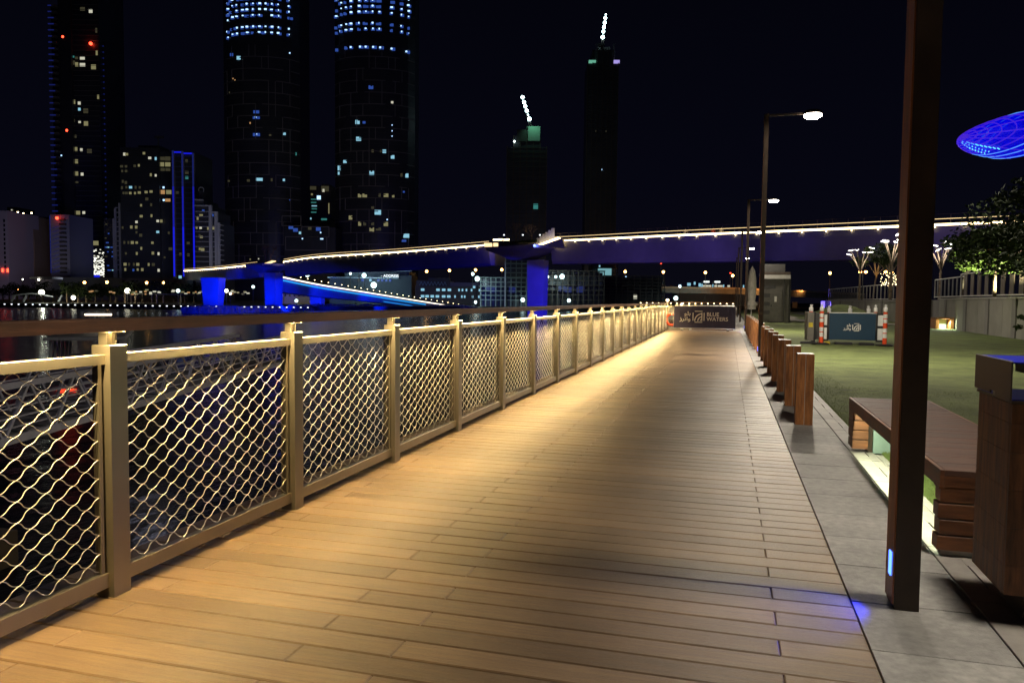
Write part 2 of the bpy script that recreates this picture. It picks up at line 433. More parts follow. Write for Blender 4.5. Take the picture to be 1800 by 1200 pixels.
# ------------------------------------------------------------------ lamp posts
glow_lamp = glow('street lamp diffuser', (1.0, .93, .8), 90)
blue_led = glow('blue marker light', (.06, .16, 1.0), 5)
BLUE = (.0, .012, 1.0)
def lamp_post(px, y, label, power, blue=True, hz=5.62):
    t = thing('lamp_post', label, 'lamp post', (px, y, 0), group='dark lamp posts along the boardwalk')
    w = .0985
    box_obj('pole', px-.0015+.0035, px+w, y, y+.155, 0, hz, bronze_m, t)
    box_obj('lit_side_face', px-.006, px+.001, y+.004, y+.151, .02, hz-.02, lit_side_m, t)  # orange light from the railing put into this face's brown colour
    box_obj('arm', px+w+.001, px+1.16, y+.03, y+.07, hz-.05, hz-.01, bronze_m, t)
    h = obj('lamp_head', MB().lathe([(.05, .055), (.15, .05), (.2, .02), (.205, -.03), (.19, -.04)], 20, (px+1.05, y+.05, hz-.02)), bronze_m, t)
    obj('diffuser', MB().lathe([(.19, -.05), (.185, -.085), (.13, -.125), (.05, -.14)], 20, (px+1.05, y+.05, hz-.02)), glow_lamp, t)
    area('lamp_light', (px+1.05, y+.05, hz-.18), (px+1.05, y+.05, 0), power, LAMPCOL, .5, parent=t)
    if blue:
        mk = obj('marker_light', MB().box(px-.011, px-.0065, y+.03, y+.072, .135, .235), blue_led, t)
        spot('marker_beam', (px-.03, y+.05, .18), (px-.45, y-.12, -.02), 22, BLUE, 84, .7, .02, parent=t)
    return t
lamp_post(.709, 3.52, 'nearest dark lamp post with blue marker light at its foot, running out of the picture', 185)
lamp_post(.71, 18.9, 'dark lamp post rising behind the near bollards, its warm lamp shining brightest against the sky', 800)
lamp_post(.71, 34.4, 'thin dark lamp post standing beside the far end of the boardwalk, second lit lamp down', 720)
lamp_post(.71, 49.9, 'distant lamp post whose lamp shines in front of the lit bridge line', 200, False)
lamp_post(.71, 65.0, 'distant lamp post with a small lamp shining below the bridge line', 160, False)
lamp_post(.71, 80.0, 'farthest lamp post, a tiny lamp just above the closed umbrella', 140, False)

# ------------------------------------------------------------------ bollards
def make_bollard():
    t = thing('bollard', None, 'bollard', (.72, 8.6, 0), group='square timber bollards along the pavement')
    for s, (a, b_) in enumerate(((0, .083), (.088, .171))):
        o = obj('timber_half', MB().box(a, b_, 0, .17, .0, .748, ch=.003), bollard_m, t, wg=False)
    obj('steel_fin', MB().box(.0835, .0875, -.003, .173, 0, .7475), cap_m, t, wg=False)
    obj('cap_plate', MB().box(.003, .168, .003, .167, .7482, .754), cap_m, t, wg=False)
    return t
BY = [8.6, 10.12, 11.66, 13.17, 14.64, 16.1, 17.6, 20.2, 21.7, 23.2, 24.7, 26.2, 27.7, 29.2, 30.7, 32.2]
ORD = ['second', 'third', 'fourth', 'fifth', 'sixth', 'seventh']
bp = make_bollard(); bp['label'] = 'nearest timber bollard, largest, with a pale line down its front'
tm = tree_map(bp)
for i, yv in enumerate(BY[1:]):
    if i < 6: lb_ = f'{ORD[i]} timber bollard from the near end of the row beside the lawn'
    else: lb_ = f'{(["first"]+ORD+["eighth","ninth"])[i-6]} timber bollard beyond the lamp post that stands in the bollard row'
    copy_tree(bp, (.72+random.uniform(-.004, .004), yv, 0), R(random.uniform(-.6, .6)), lb_, tm)
# pale cap highlights come from the lamps

# ------------------------------------------------------------------ bench
bench = thing('bench', 'long low timber bench lit from underneath, standing behind the near lamp post', 'bench', (1.4, 5.85, 0))
X0, X1, Y0, Y1, ZT = 1.07, 1.72, 4.34, 7.42, .45
n = 32
for i in range(n):
    a = Y0 + (Y1-Y0)*i/n; c = Y0 + (Y1-Y0)*(i+1)/n
    box_obj('slat', X0+.022, X1-.022, a+.0015, c-.0015, ZT-.03, ZT+random.uniform(-.0012, .0012), bench_top_m, bench, ch=.002)
for (a, b_) in ((X0, X0+.02), (X1-.02, X1)):
    for j in range(4):
        c0 = Y0 + (Y1-Y0)*j/4; c1 = Y0 + (Y1-Y0)*(j+1)/4
        box_obj('side_board', a, b_, c0+.001, c1-.001, .355, ZT-.001, bench_side_m, bench, ch=.002)
box_obj('frame', X0+.08, X1-.03, Y0+.03, Y1-.03, .385, .41, black_m, bench)
for end, (ya, yb) in (('near', (Y0, Y0+.10)), ('far', (Y1-.26, Y1-.02))):
    for j in range(5):
        z0 = .035 + j*.0832; z1 = z0+.0742
        if j == 4: z1 = .354 if end == 'far' else ZT-.032
        if j == 4: z0 = .035+4*.0832-.006; 
        if end == 'near' or True:
            mt = bench_side_m
            if end == 'near': box_obj('end_board', X0+.004*((j % 2)-.5)*2, X1, ya, yb, z0, min(z1, .354) if j < 4 else (.354), mt, bench, ch=.003)
            else: box_obj('end_board', X0, X0+.125, ya, yb, z0, min(z1, .354), mt, bench, ch=.003)
    box_obj('fascia_board', X0+.021, X1-.021, (Y0 if end == 'near' else Y1-.02), (Y0+.02 if end == 'near' else Y1), .356, ZT-.032, mt, bench)
teal_m = mat('pale teal panel', (.26, .36, .33), .5, vary=.08)
box_obj('end_panel', X0+.17, X1-.02, Y1-.24, Y1-.22, .0, .385, teal_m, bench)
box_obj('panel_return', X0+.128, X0+.168, Y1-.20, Y1-.05, .0, .385, bronze_m, bench)
box_obj('plinth', X0+.02, X0+.3, Y0+.02, Y0+.08, 0, .034, concrete_m, bench)
box_obj('core_panel', X0+.38, X1-.05, Y0+.035, Y0+.065, .04, .35, black_m, bench)
box_obj('far_side_panel', X1-.07, X1-.05, Y0+.12, Y1-.27, .04, .38, teal_m, bench)
bl = area('bench_light', (1.0945, 5.75, .414), (1.112, 5.75, 0), 34, (.94, 1.0, .66), .006, 2.6, parent=bench); bl.rotation_euler = (0, 0, 0)

# ------------------------------------------------------------------ litter bin
BX0, BY0, BX1, BY1 = 1.108, 3.49, 1.56, 3.93
bn = thing('litter_bin', 'timber clad litter bin with a metal hood and blue top at the right edge', 'litter bin', (1.33, 3.71, 0))
box_obj('pedestal', 1.205, 1.46, 3.56, 3.86, 0, .118, bronze_m, bn)
box_obj('inner_box', BX0+.022, BX1-.022, BY0+.022, BY1-.022, .125, .88, black_m, bn)
zs = [.12, .24, .395, .55, .70, .82, .90]
for zi in range(6):
    for i in range(6):
        w = (BY1-BY0)/6; box_obj('cladding_strip', BX0, BX0+.02, BY0+.021+i*(w-.007)+.0008, BY0+.021+(i+1)*(w-.007)-.0008, zs[zi]+.0008, zs[zi+1]-.0008, bin_wood_m, bn, ch=.001)
        w = (BX1-BX0)/6; box_obj('cladding_strip', BX0+i*w+.0008, BX0+(i+1)*w-.0008, BY0, BY0+.02, zs[zi]+.0008, zs[zi+1]-.0008, bin_wood_m, bn, ch=.001)
box_obj('collar', BX0-.004, BX1+.004, BY0-.004, BY1+.004, .902, .912, hood_m, bn)
hd = MB().box(BX0-.012, BX0-.006, BY0-.01, BY1+.01, .932, 1.068)
hd.box(BX0-.012, BX0-.006, BY0-.01, BY0+.17, .912, .932).box(BX0-.012, BX0-.006, BY0+.235, BY1+.01, .92, .932)
obj('hood_side', hd, hood_m, bn)
box_obj('hinge_plate', BX0-.004, BX0+.004, BY0+.18, BY0+.225, .905, .934, cap_m, bn)
box_obj('hood_top', BX0-.005, BX1+.01, BY0-.008, BY1+.008, 1.062, 1.068, blue_paint_sheen_m, bn)  # reflected blue light painted as the colour of the steel top
box_obj('hood_rim', BX0-.0125, BX0-.0055, BY0-.01, BY1+.01, 1.0685, 1.071, cap_m, bn)
box_obj('hood_far_side', BX1+.004, BX1+.01, BY0-.01, BY1+.01, .912, 1.061, hood_m, bn)
box_obj('base_plate', BX0, BX1, BY0, BY1, .9125, .918, blue_paint_sheen_m, bn)
box_obj('ash_tray', BX0+.10, BX0+.3, BY0+.05, BY0+.3, 1.01, 1.0615, black_m, bn)

# ================================================================== mid distance
white_m = mat('white paint', (.72, .72, .70), .5, vary=.06)
navy_fabric_m = mat('navy banner fabric', (.045, .04, .085), .75, vary=.15, scale=5, stretch=(6, 1, 1))
blue_board_m = mat('blue printed board', (.006, .036, .075), .6, vary=.06)
letter_m = mat('white lettering', (.85, .82, .76), .6, vary=.03)
canvas_m = mat('beige canvas', (.62, .58, .50), .8, vary=.12, bump=.2)
grey_panel_m = mat('grey brown panel', (.15, .14, .122), .6, vary=.1, bump=.1)
grey_dark_m = mat('dark grey panel', (.07, .068, .065), .6, vary=.1)
orange_m = mat('orange plastic', (.75, .08, .02), .45, vary=.05)
hazard_m = mat('yellow plastic', (.55, .42, .03), .5)
bridge_m = mat('pale bridge concrete', (.42, .41, .43), .75, vary=.08, scale=.35)
darkconc_m = mat('weathered concrete', (.20, .19, .185), .85, vary=.15, scale=.5)
wall_m = mat('board marked concrete', (.26, .25, .225), .85, vary=.12, scale=.8, bump=.15, bscale=12)
truss_m = mat('white painted steel truss', (.50, .49, .54), .5, vary=.08)
leaf_m = mat('dark leaves', (.028, .045, .014), .75, vary=.35, scale=2, spec=.15, col2=(.012, .022, .008))
leaf_lit_m = mat('uplit green leaves', (.10, .17, .025), .55, vary=.3, scale=3, col2=(.06, .11, .02))  # leaf copy for uplit trees, lamp light put into its paler green
bark_m = mat('grey brown bark', (.16, .12, .085), .9, vary=.3, scale=8, bump=.5, bscale=20)
palm_m = mat('palm leaves', (.07, .12, .03), .6, vary=.3)
soil_m = mat('planting soil', (.05, .04, .03), .95)
rock_m = mat('rip rap rock', (.42, .41, .40), .9, vary=.2, scale=1.2, island=.3)
warm_led = glow('warm white bridge led', (1.0, .74, .36), 7)
warm_led_soft = glow('soft warm bridge led', (1.0, .70, .34), 1.7)
warm_dot = glow('warm dot light', (1.0, .78, .42), 10)
white_dot = glow('cool white flood lamp', (.70, 1.0, 1.0), 4)
white_small = glow('small white lamp', (.85, .93, 1.0), 2.2)
sodium = glow('sodium lamp', (1.0, .48, .12), 14)
cyan_led = glow('cyan led line', (.02, .40, 1.0), 1.5)
red_led = glow('red lamp', (1.0, .05, .02), 7)
green_led = glow('green lamp', (.05, .9, .4), 3)

# ---- the emblem: four bars round three quarter arcs
def emblem(mb, s=1.0, ox=0, oz=0):
    def bar(x0, z0, x1, z1): mb.box(ox+x0*s, ox+x1*s, -.0015, .0015, oz+z0*s, oz+z1*s)
    bar(0, .16, .075, .84); bar(.925, .16, 1, .84); bar(.18, .94, .82, 1); bar(.18, 0, .82, .06)
    def arc(cx, cz, r0, r1, a0, a1):
        n = 14; vs = []; fs = []
        for i in range(n+1):
            a = R(a0 + (a1-a0)*i/n)
            for y in (-.0015, .0015):
                for r in (r0, r1): vs.append((ox+(cx+r*math.cos(a))*s, y, oz+(cz+r*math.sin(a))*s))
        for i in range(n):
            k = i*4; j = k+4
            fs += [(k, k+1, j+1, j), (k+2, j+2, j+3, k+3), (k, j, j+2, k+2), (k+1, k+3, j+3, j+1)]
        mb.add(vs, fs)
    arc(.82, .13, .59, .68, 96, 180); arc(.82, .13, .33, .42, 96, 180); arc(.82, .13, .14, .20, 100, 180)
    bar(.74, .13, .82, .84)
ARAB1 = '\uFEEE\uFEE0\uFE91'; ARAB2 = '\uFEAF\uFEAE\uFE97\uFE8D\uFEED'
def wordmark(parent, M0, w_emblem, with_latin):
    """M0 maps local (x right, z up) to world-minus-parent"""
    mb = MB(); emblem(mb, w_emblem); me = mb.mesh('emblem', letter_m); mb.fix(me); me.transform(M0); link('emblem', me, parent)
    up = Matrix.Rotation(math.pi/2, 4, 'X')
    s = w_emblem
    if with_latin:
        for i, t in enumerate(('BLUE', 'WATERS')):
            M = M0 @ Matrix.Translation((1.17*s, -.001, (.56-.40*i)*s)) @ up
            text_mesh('lettering', t, .46*s, letter_m, parent, M, .0012)
    for i, t in enumerate((ARAB1, ARAB2)):
        M = M0 @ Matrix.Translation((-.16*s, -.001, (.62-.46*i)*s)) @ up @ Matrix.Scale(1.15, 4, (1, 0, 0))
        text_mesh('lettering', t, .46*s, letter_m, parent, M, .0012, 'RIGHT')

# ---- navy banner barrier closing the end of the deck
bar_ = thing('crowd_barrier', 'navy fabric barrier with white emblem and lettering across the far end of the boardwalk', 'barrier', (-.95, 34.0, 0))
xa, xb, yb0 = -2.24, .33, 34.02
fb = MB(); n = 60
for i in range(n+1):
    x = xa + (xb-xa)*i/n; yy = yb0 - .012*math.sin(i*1.25)*(.5+.5*math.sin(i*.37))
    for zz in (.13, 1.06): fb.v.append((x, yy, zz))
for i in range(n): fb.f.append((2*i, 2*i+2, 2*i+3, 2*i+1))
obj('banner', fb, navy_fabric_m, bar_, smooth=True)
fm = MB().tube([(xa, yb0+.02, .10), (xa, yb0+.02, 1.02), (xa+.05, yb0+.02, 1.075), (xb-.05, yb0+.02, 1.075), (xb, yb0+.02, 1.02), (xb, yb0+.02, .10), (xa, yb0+.02, .10)], .019, 8)
obj('frame', fm, cap_m, bar_, smooth=True)
for x in (xa+.35, xb-.3):
    obj('foot', MB().box(x-.05, x+.05, yb0-.25, yb0+.3, 0, .09, ch=.02), concrete_m, bar_)
emb_w = .50
wordmark(bar_, Matrix.Translation((-2.24+.79+.95, -.014-.0, .36)), emb_w, True)
# small lamp on the railing end and life ring behind
ring = thing('life_ring', 'orange life ring hanging on the end railing left of the navy barrier', 'life ring', (-2.34, 34.2, .5))
tor = MB(); nn = 20
obj('ring', MB().tube([(-2.34+.24*math.cos(t*2*math.pi/nn), 34.2, .46+.24*math.sin(t*2*math.pi/nn)) for t in range(nn+1)], .055, 8), orange_m, ring, smooth=True)
obj('band', MB().box(-2.36, -2.32, 34.14, 34.26, .63, .77), white_m, ring)
stp = thing('timber_step', 'low timber step glowing warm beneath the navy barrier', 'step', (-.8, 35.0, 0))
for i in range(3): box_obj('tread_board', -1.5, .25, 34.6, 35.0, .02+.05*i, .06+.05*i, bollard_m, stp)
rl = thing('rail_end_lamp', 'small bright warm lamp on the last post of the long railing', 'lamp', (-2.555, 33.0, 1.2))
obj('stem', MB().box(-2.57, -2.54, PY[-1]-.015, PY[-1]+.015, 1.199, 1.26), steel_m, rl); obj('globe', MB().lathe([(.03, -.05), (.065, -.02), (.065, .03), (.03, .06)], 12, (-2.555, PY[-1], 1.30)), warm_dot, rl, smooth=True)
point('lamp_glow', (-2.3, PY[-1]-.4, 1.32), 22, WARM, .06, rl)
rl2 = thing('barrier_lamp', 'small warm lamp clipped to the top left corner of the navy barrier', 'lamp', (-1.93, 34.0, 1.1)); obj('globe', MB().lathe([(.02, -.03), (.05, 0), (.02, .05)], 12, (-1.93, 34.02, 1.13)), warm_dot, rl2, smooth=True)
point('lamp_glow', (-1.93, 33.7, 1.16), 5, WARM, .05, rl2)
# lower quay paving beyond the deck end
structure('quay_paving', MB().box(-3.0, .553, 34.02, 75, -.35, -.012), strip_m)

# ---- second stretch of railing beyond, seen as a row of lit post heads
r2 = thing('far_railing', 'distant stretch of lit railing curving away behind the navy barrier', 'railing', (-1, 52, 0))
obj('handrail', MB().box(-6, .5, 55.0, 55.1, 1.14, 1.2), handrail_m, r2)
for i in range(16):
    x = -6+i*.42; box_obj('post', x, x+.09, 55.0, 55.09, -.01, 1.08, steel_m, r2)
    box_obj('post_lamp', x+.01, x+.08, 54.985, 55.05, 1.085, 1.13, warm_dot, r2)
point('far_rail_light', (-2.5, 54.2, 1.0), 60, WARM, .2, r2)
box_obj('low_wall', -4.6, .3, 53.6, 53.9, -.01, .92, white_m, r2)

# ---- folded parasol
um = thing('closed_parasol', 'closed beige parasol standing between the lamp posts and the grey kiosk', 'parasol', (1.27, 45, 0))
obj('pole', MB().tube([(1.27, 45, 0), (1.27, 45, 3.25)], .028, 8), cap_m, um)
prof = [(.03, 3.2), (.13, 3.0), (.19, 2.6), (.22, 2.1), (.20, 1.6), (.17, 1.3), (.26, 1.18), (.30, 1.12), (.20, 1.02), (.22, .85)]
cm = MB(); nn = 22
for r, z in prof:
    for k in range(nn):
        t = 2*math.pi*k/nn; rr = r*(1 + (.16 if k % 2 else -.10)); cm.v.append((1.27+rr*math.cos(t), 45+rr*math.sin(t), z))
for i in range(len(prof)-1):
    for k in range(nn): j = (k+1) % nn; cm.f.append((i*nn+k, i*nn+j, (i+1)*nn+j, (i+1)*nn+k))
obj('canopy', cm, canvas_m, um, smooth=True)
obj('finial', MB().lathe([(.012, 0), (.035, .03), (.012, .07)], 10, (1.27, 45, 3.24)), black_m, um)
box_obj('base', 1.02, 1.52, 44.75, 45.25, 0, .09, concrete_m, um)

# ---- grey kiosk
kk = thing('kiosk', 'grey boxy service kiosk with a door standing on the lawn edge behind the bollards', 'kiosk', (2.9, 51.5, 0))
kx0, kx1, ky = 1.98, 3.62, 50.5
box_obj('wall', kx0, kx1, ky, ky+2.6, 0, 2.95, grey_panel_m, kk)
box_obj('side_wing', kx1+.002, kx1+.13, ky+.2, ky+2.6, 0, 2.9, grey_dark_m, kk)
box_obj('roof', kx0-.05, kx1+.06, ky-.08, ky+2.7, 2.952, 3.12, hood_m, kk)
box_obj('plant_box', kx0+.1, kx1-.25, ky+.1, ky+2.3, 3.122, 3.62, grey_dark_m, kk)
box_obj('cornice', kx0-.06, kx1+.07, ky-.09, ky-.082, 2.70, 2.94, cap_m, kk)
for i in range(9): box_obj('louvre', kx0+.06, kx0+.85, ky-.02, ky-.002, .25+i*.26, .48+i*.26, grey_dark_m if i % 2 else grey_panel_m, kk)
dr = box_obj('door', 2.52, 3.22, ky-.035, ky-.002, .06, 2.08, grey_panel_m, kk)
box_obj('door_handle', 2.58, 2.62, ky-.07, ky-.036, .98, 1.1, black_m, dr)
box_obj('notice', 2.78, 2.92, ky-.04, ky-.036, 1.28, 1.62, letter_m, dr)
box_obj('threshold', 2.4, 3.3, ky-.12, ky-.036, .0, .05, grey_dark_m, kk)
box_obj('downpipe', 3.3, 3.36, ky-.06, ky-.002, .05, 2.9, grey_dark_m, kk)

# ---- blue board enclosure on the lawn with delineators
en = thing('board_enclosure', 'dark framed enclosure with a blue board bearing a white emblem on the lawn', 'barrier', (3.6, 25.8, 0))
Y = 25.45
box_obj('board', 3.03, 4.34, Y, Y+.03, .15, .96, blue_board_m, en)
box_obj('board_cap', 3.02, 4.36, Y-.01, Y+.05, .962, .985, white_m, en)
for x0, x1 in ((2.74, 3.01), (4.36, 4.60)):
    fr = MB().box(x0, x0+.03, Y, Y+.04, .1, .97).box(x1-.03, x1, Y, Y+.04, .1, .97).box(x0+.03, x1-.03, Y, Y+.04, .93, .97).box(x0+.03, x1-.03, Y, Y+.04, .53, .57).box(x0+.03, x1-.03, Y, Y+.04, .1, .14)
    obj('side_frame', fr, black_m, en)
    for z0, z1 in ((.16, .51), (.59, .91)): box_obj('white_panel', x0+.045, x1-.045, Y+.01, Y+.03, z0, z1, white_m, en, ch=.01)
box_obj('side_panel', 2.40, 2.58, Y-.05, Y+.9, .1, .98, grey_panel_m, en)
box_obj('warning_label', 2.43, 2.55, Y-.056, Y-.051, .52, .66, hazard_m, en)
box_obj('side_edge', 2.585, 2.63, Y-.05, Y+.9, .06, .98, black_m, en)
box_obj('rear_panel', 2.64, 4.6, Y+.9, Y+.94, .1, .95, grey_dark_m, en)
box_obj('right_panel', 4.57, 4.6, Y+.05, Y+.9, .1, .95, black_m, en)
for x0, x1 in ((2.2, 2.66), (3.2, 3.7), (3.9, 4.3)): obj('foot', MB().box(x0, x1, Y-.1, Y+.12, 0, .07, ch=.02), black_m, en)
box_obj('yellow_foot', 2.9, 3.05, Y-.12, Y+.02, .0, .09, hazard_m, en)
wordmark(en, Matrix.Translation((3.69-3.6, Y-.006-25.8, .42)), .235, False)
def delineator(x, y, label):
    t = thing('delineator_post', label, 'delineator', (x, y, 0), group='orange and white delineator posts')
    obj('base', MB().lathe([(.24, 0), (.25, .03), (.15, .06)], 8, (x, y, 0)), black_m, t)
    z = .06; 
    for h, mt in ((.18, orange_m), (.13, white_m), (.03, orange_m), (.13, white_m), (.16, orange_m), (.11, white_m), (.03, orange_m), (.12, white_m), (.05, orange_m)):
        obj('band', MB().lathe([(.062, z), (.062, z+h-.001)], 14, (x, y, 0)), mt, t, smooth=False); z += h
    return z
def beacon(x, y, z, label):
    t = thing('beacon_lamp', label, 'lamp', (x, y, z), group='white bottle shaped beacon lamps')
    obj('body', MB().lathe([(.058, .02), (.062, .03), (.062, .13), (.045, .155), (.028, .165), (.028, .178), (.042, .19), (.042, .222), (.03, .235)], 16, (x, y, z)), white_m, t, smooth=True)
    obj('collar', MB().lathe([(.055, 0), (.055, .019)], 14, (x, y, z)), orange_m, t)
zt = delineator(2.78, 25.2, 'orange and white post at the left front corner of the blue board enclosure')
delineator(4.55, 25.15, 'orange and white post at the right front corner of the blue board enclosure')
beacon(2.78, 25.2, zt, 'white beacon lamp on top of the left striped post')
beacon(4.55, 25.15, zt, 'white beacon lamp on top of the right striped post')
beacon(2.50, 25.5, .985, 'leftmost white beacon lamp, on the grey side panel')
beacon(3.12, 26.37, .955, 'white beacon lamp nearest the left end above the blue board')
beacon(3.74, 26.37, .955, 'white beacon lamp above the middle of the blue board')
beacon(4.28, 26.37, .955, 'white beacon lamp behind the right end of the blue board')
beacon(4.33, 25.465, .99, 'white beacon lamp standing on the right end of the blue board')

# ---- winding path, mound
pm = MB(); pts = [(4.2, 58), (5.2, 55), (6.4, 52.5), (8.2, 50.5), (11.2, 49)]
pm.sweep([(x, y, .01) for x, y in pts], [(-1.2, 0), (1.2, 0), (1.2, .02), (-1.2, .02)])
structure('lawn_path', pm, strip_m)
structure('far_path', MB().box(3.8, 5.6, 57, 110, -.01, .012), strip_m)
mb_ = MB(); NX = 24
for j in range(NX+1):
    for i in range(NX+1):
        u, v = i/NX*2-1, j/NX*2-1; r = min(1, math.hypot(u, v)); h = (math.cos(r*math.pi)+1)/2
        mb_.v.append((8.2+u*3.6, 62+v*7, -.02 + 1.15*h))
for j in range(NX):
    for i in range(NX): a = j*(NX+1)+i; mb_.f.append((a, a+1, a+NX+2, a+NX+1))
structure('grass_mound', mb_, lawn_m, smooth=True)
structure('far_lawn', MB().box(.0+1.26, 30, 48, 130, -.24, -.02), lawn_m)

# ---- terrace walls on the right
TZ = 1.5
def plain_wall(name, label, pts, z0, z1, pitch, thick=.3):
    w = thing(name, label, 'wall', (pts[0][0], pts[0][1], 0))
    for (ax, ay), (bx, by) in zip(pts, pts[1:]):
        L = math.hypot(bx-ax, by-ay); n = max(1, round(L/pitch)); dx, dy = (bx-ax)/n, (by-ay)/n; ux, uy = dx/math.hypot(dx, dy), dy/math.hypot(dx, dy)
        for i in range(n):
            a = (ax+dx*i+ux*.01, ay+dy*i+uy*.01); b = (ax+dx*(i+1)-ux*.01, ay+dy*(i+1)-uy*.01)
            px_, py_ = uy*thick, -ux*thick
            obj('wall_panel', MB().prism([a, b, (b[0]+px_, b[1]+py_), (a[0]+px_, a[1]+py_)], z0, z1), wall_m, w)
            if i % 2 == 0:
                q = .16; obj('pier', MB().prism([(a[0]-uy*.05, a[1]+ux*.05), (a[0]-uy*.05+ux*.45, a[1]+ux*.05+uy*.45), (a[0]+ux*.45, a[1]+uy*.45), a], z0, z1-.01), darkconc_m, w)
        cx0, cy0, cx1, cy1 = ax, ay, bx, by
        obj('coping', MB().prism([(ax-uy*.06, ay+ux*.06), (bx-uy*.06, by+ux*.06), (bx+uy*(thick+.05), by-ux*(thick+.05)), (ax+uy*(thick+.05), ay-ux*(thick+.05))], z1+.001, z1+.07), concrete_m, w)
    return w
plain_wall('retaining_wall', 'near concrete retaining wall with dark piers at the right side of the lawn', [(10.3, 26), (10.65, 41.5)], -.05, TZ, 1.8)
plain_wall('retaining_wall', 'concrete retaining wall set back behind the small lit bench', [(10.95, 41.52), (11.3, 47.5)], -.05, TZ, 1.8)
plain_wall('retaining_wall', 'far low concrete retaining wall running behind the blue board enclosure', [(11.3, 50.0), (10.1, 88)], -.05, TZ-.1, 3.0)
terr = structure('terrace_ground', MB().prism([(10.6, 26), (10.95, 41.4), (11.5, 47.6), (11.55, 50), (10.4, 88), (60, 92), (60, 26)], -.2, TZ-.02), darkconc_m)
blue_edge = thing('blue_lit_column', 'slim column glowing blue at the far end of the long wall', 'column', (9.9, 88.5, 0))
box_obj('shaft', 9.6, 10.0, 88.2, 88.6, -.05, 1.4, white_m, blue_edge)
spot('column_light', (9.2, 87.2, .1), (9.8, 88.4, .8), 90, BLUE, 70, parent=blue_edge)

def picket_fence(name, label, pts, z, h, step, pw=.05, wide=0.0, mt=None, cat='fence'):
    f = thing(name, label, cat, (pts[0][0], pts[0][1], z)); mt = mt or grey_dark_m
    for (ax, ay), (bx, by) in zip(pts, pts[1:]):
        L = math.hypot(bx-ax, by-ay); n = int(L/step)
        obj('top_bar', MB().bar((ax, ay, z+h), (bx, by, z+h), .05, .05), cap_m, f)
        obj('bottom_bar', MB().bar((ax, ay, z+.08), (bx, by, z+.08), .05, .05), cap_m, f)
        for i in range(n+1):
            t = i/n; x, y = ax+(bx-ax)*t, ay+(by-ay)*t
            if wide and i < n:
                x2, y2 = ax+(bx-ax)*(t+wide/L), ay+(by-ay)*(t+wide/L)
                obj('screen_panel', MB().bar((x, y, z+h/2), (x2, y2, z+h/2), .03, h-.1), mt, f)
            else: obj('picket', MB().box(x-pw/2, x+pw/2, y-pw/2, y+pw/2, z+.02, z+h), cap_m if wide else mt, f)
    return f
picket_fence('terrace_fence', 'near terrace fence of wide grey panels and pale rail by the green lit tree', [(10.4, 26), (10.75, 41.4)], TZ+.07, 1.12, 1.05, .05, .5, hood_m)
picket_fence('terrace_fence', 'terrace fence of dark panels just right of the big lamp post', [(11.05, 41.6), (11.4, 49)], TZ+.07, 1.05, .9, .05, .3)
picket_fence('terrace_fence', 'long far fence of thin grey pickets above the low wall', [(11.4, 50.0), (10.2, 87)], TZ-.03, 1.15, 1.25, .07, mt=grey_panel_m)

sb = thing('bench', 'small distant timber bench glowing underneath, against the set back wall', 'bench', (10.9, 43.7, 0))
box_obj('slab_top', 10.15, 11.0, 43.2, 44.4, .50, .58, bench_side_m, sb)
box_obj('leg', 10.17, 10.32, 43.25, 44.35, 0, .5, bollard_m, sb); box_obj('leg', 10.84, 10.98, 43.25, 44.35, 0, .5, bollard_m, sb)
box_obj('end_panel', 10.40, 10.78, 43.8, 43.84, 0, .49, teal_m, sb)
area('bench_glow', (10.58, 43.3, .47), (10.58, 43.1, 0), 60, (.85, 1, .66), .35, .9, parent=sb)

# ---- branching lamp trees
led_head = glow('lamp tree led', (1.0, .93, .82), 12)
def lamp_tree(x, y, zb, H, label, seed):
    rnd = random.Random(seed); t = thing('branching_lamp', label, 'lamp', (x, y, zb), group='branching lamp trees on the terrace')
    obj('stem', MB().tube([(x, y, zb), (x+.02, y, zb+H*.55)], [.09, .06], 8), bark_m, t)
    br = MB(); heads = []
    for k in range(8):
        a = k*2.4+rnd.random(); rr = rnd.uniform(.35, 1.0); tip = (x+rr*math.cos(a), y+rr*math.sin(a), zb+H*rnd.uniform(.88, 1.03))
        mid = (x+rr*.45*math.cos(a), y+rr*.45*math.sin(a), zb+H*.74)
        obj('branch', MB().tube([(x+.02, y, zb+H*.53), mid, tip], [.045, .035, .02], 6), bark_m, t); heads.append((tip, a))
    for tip, a in heads:
        M = Matrix.Translation(tip) @ Matrix.Rotation(a, 4, 'Z') @ Matrix.Rotation(rnd.uniform(-.25, .25), 4, 'Y')
        obj('lamp_head', MB().box(-.18, .2, -.07, .07, .0, .035, M), grey_dark_m, t)
        obj('led_panel', MB().box(-.16, .18, -.06, .06, -.03, -.001, M), led_head, t)
    point('lamp_glow', (x, y, zb+H*.86), 260, (1.0, .9, .74), .5, t)
    return t
p = at_y(1513, 437, 62); lamp_tree(p.x, 62, TZ, p.z-TZ, 'leftmost branching lamp with many small heads, standing over the picket fence', 3)
p = at_y(1569, 415, 52); lamp_tree(p.x, 52, TZ, p.z-TZ, 'branching lamp whose heads shine just left of the big near lamp post', 4)
p = at_y(1655, 428, 53); lamp_tree(p.x, 53, TZ, p.z-TZ, 'branching lamp half hidden by foliage just right of the big near lamp post', 5)

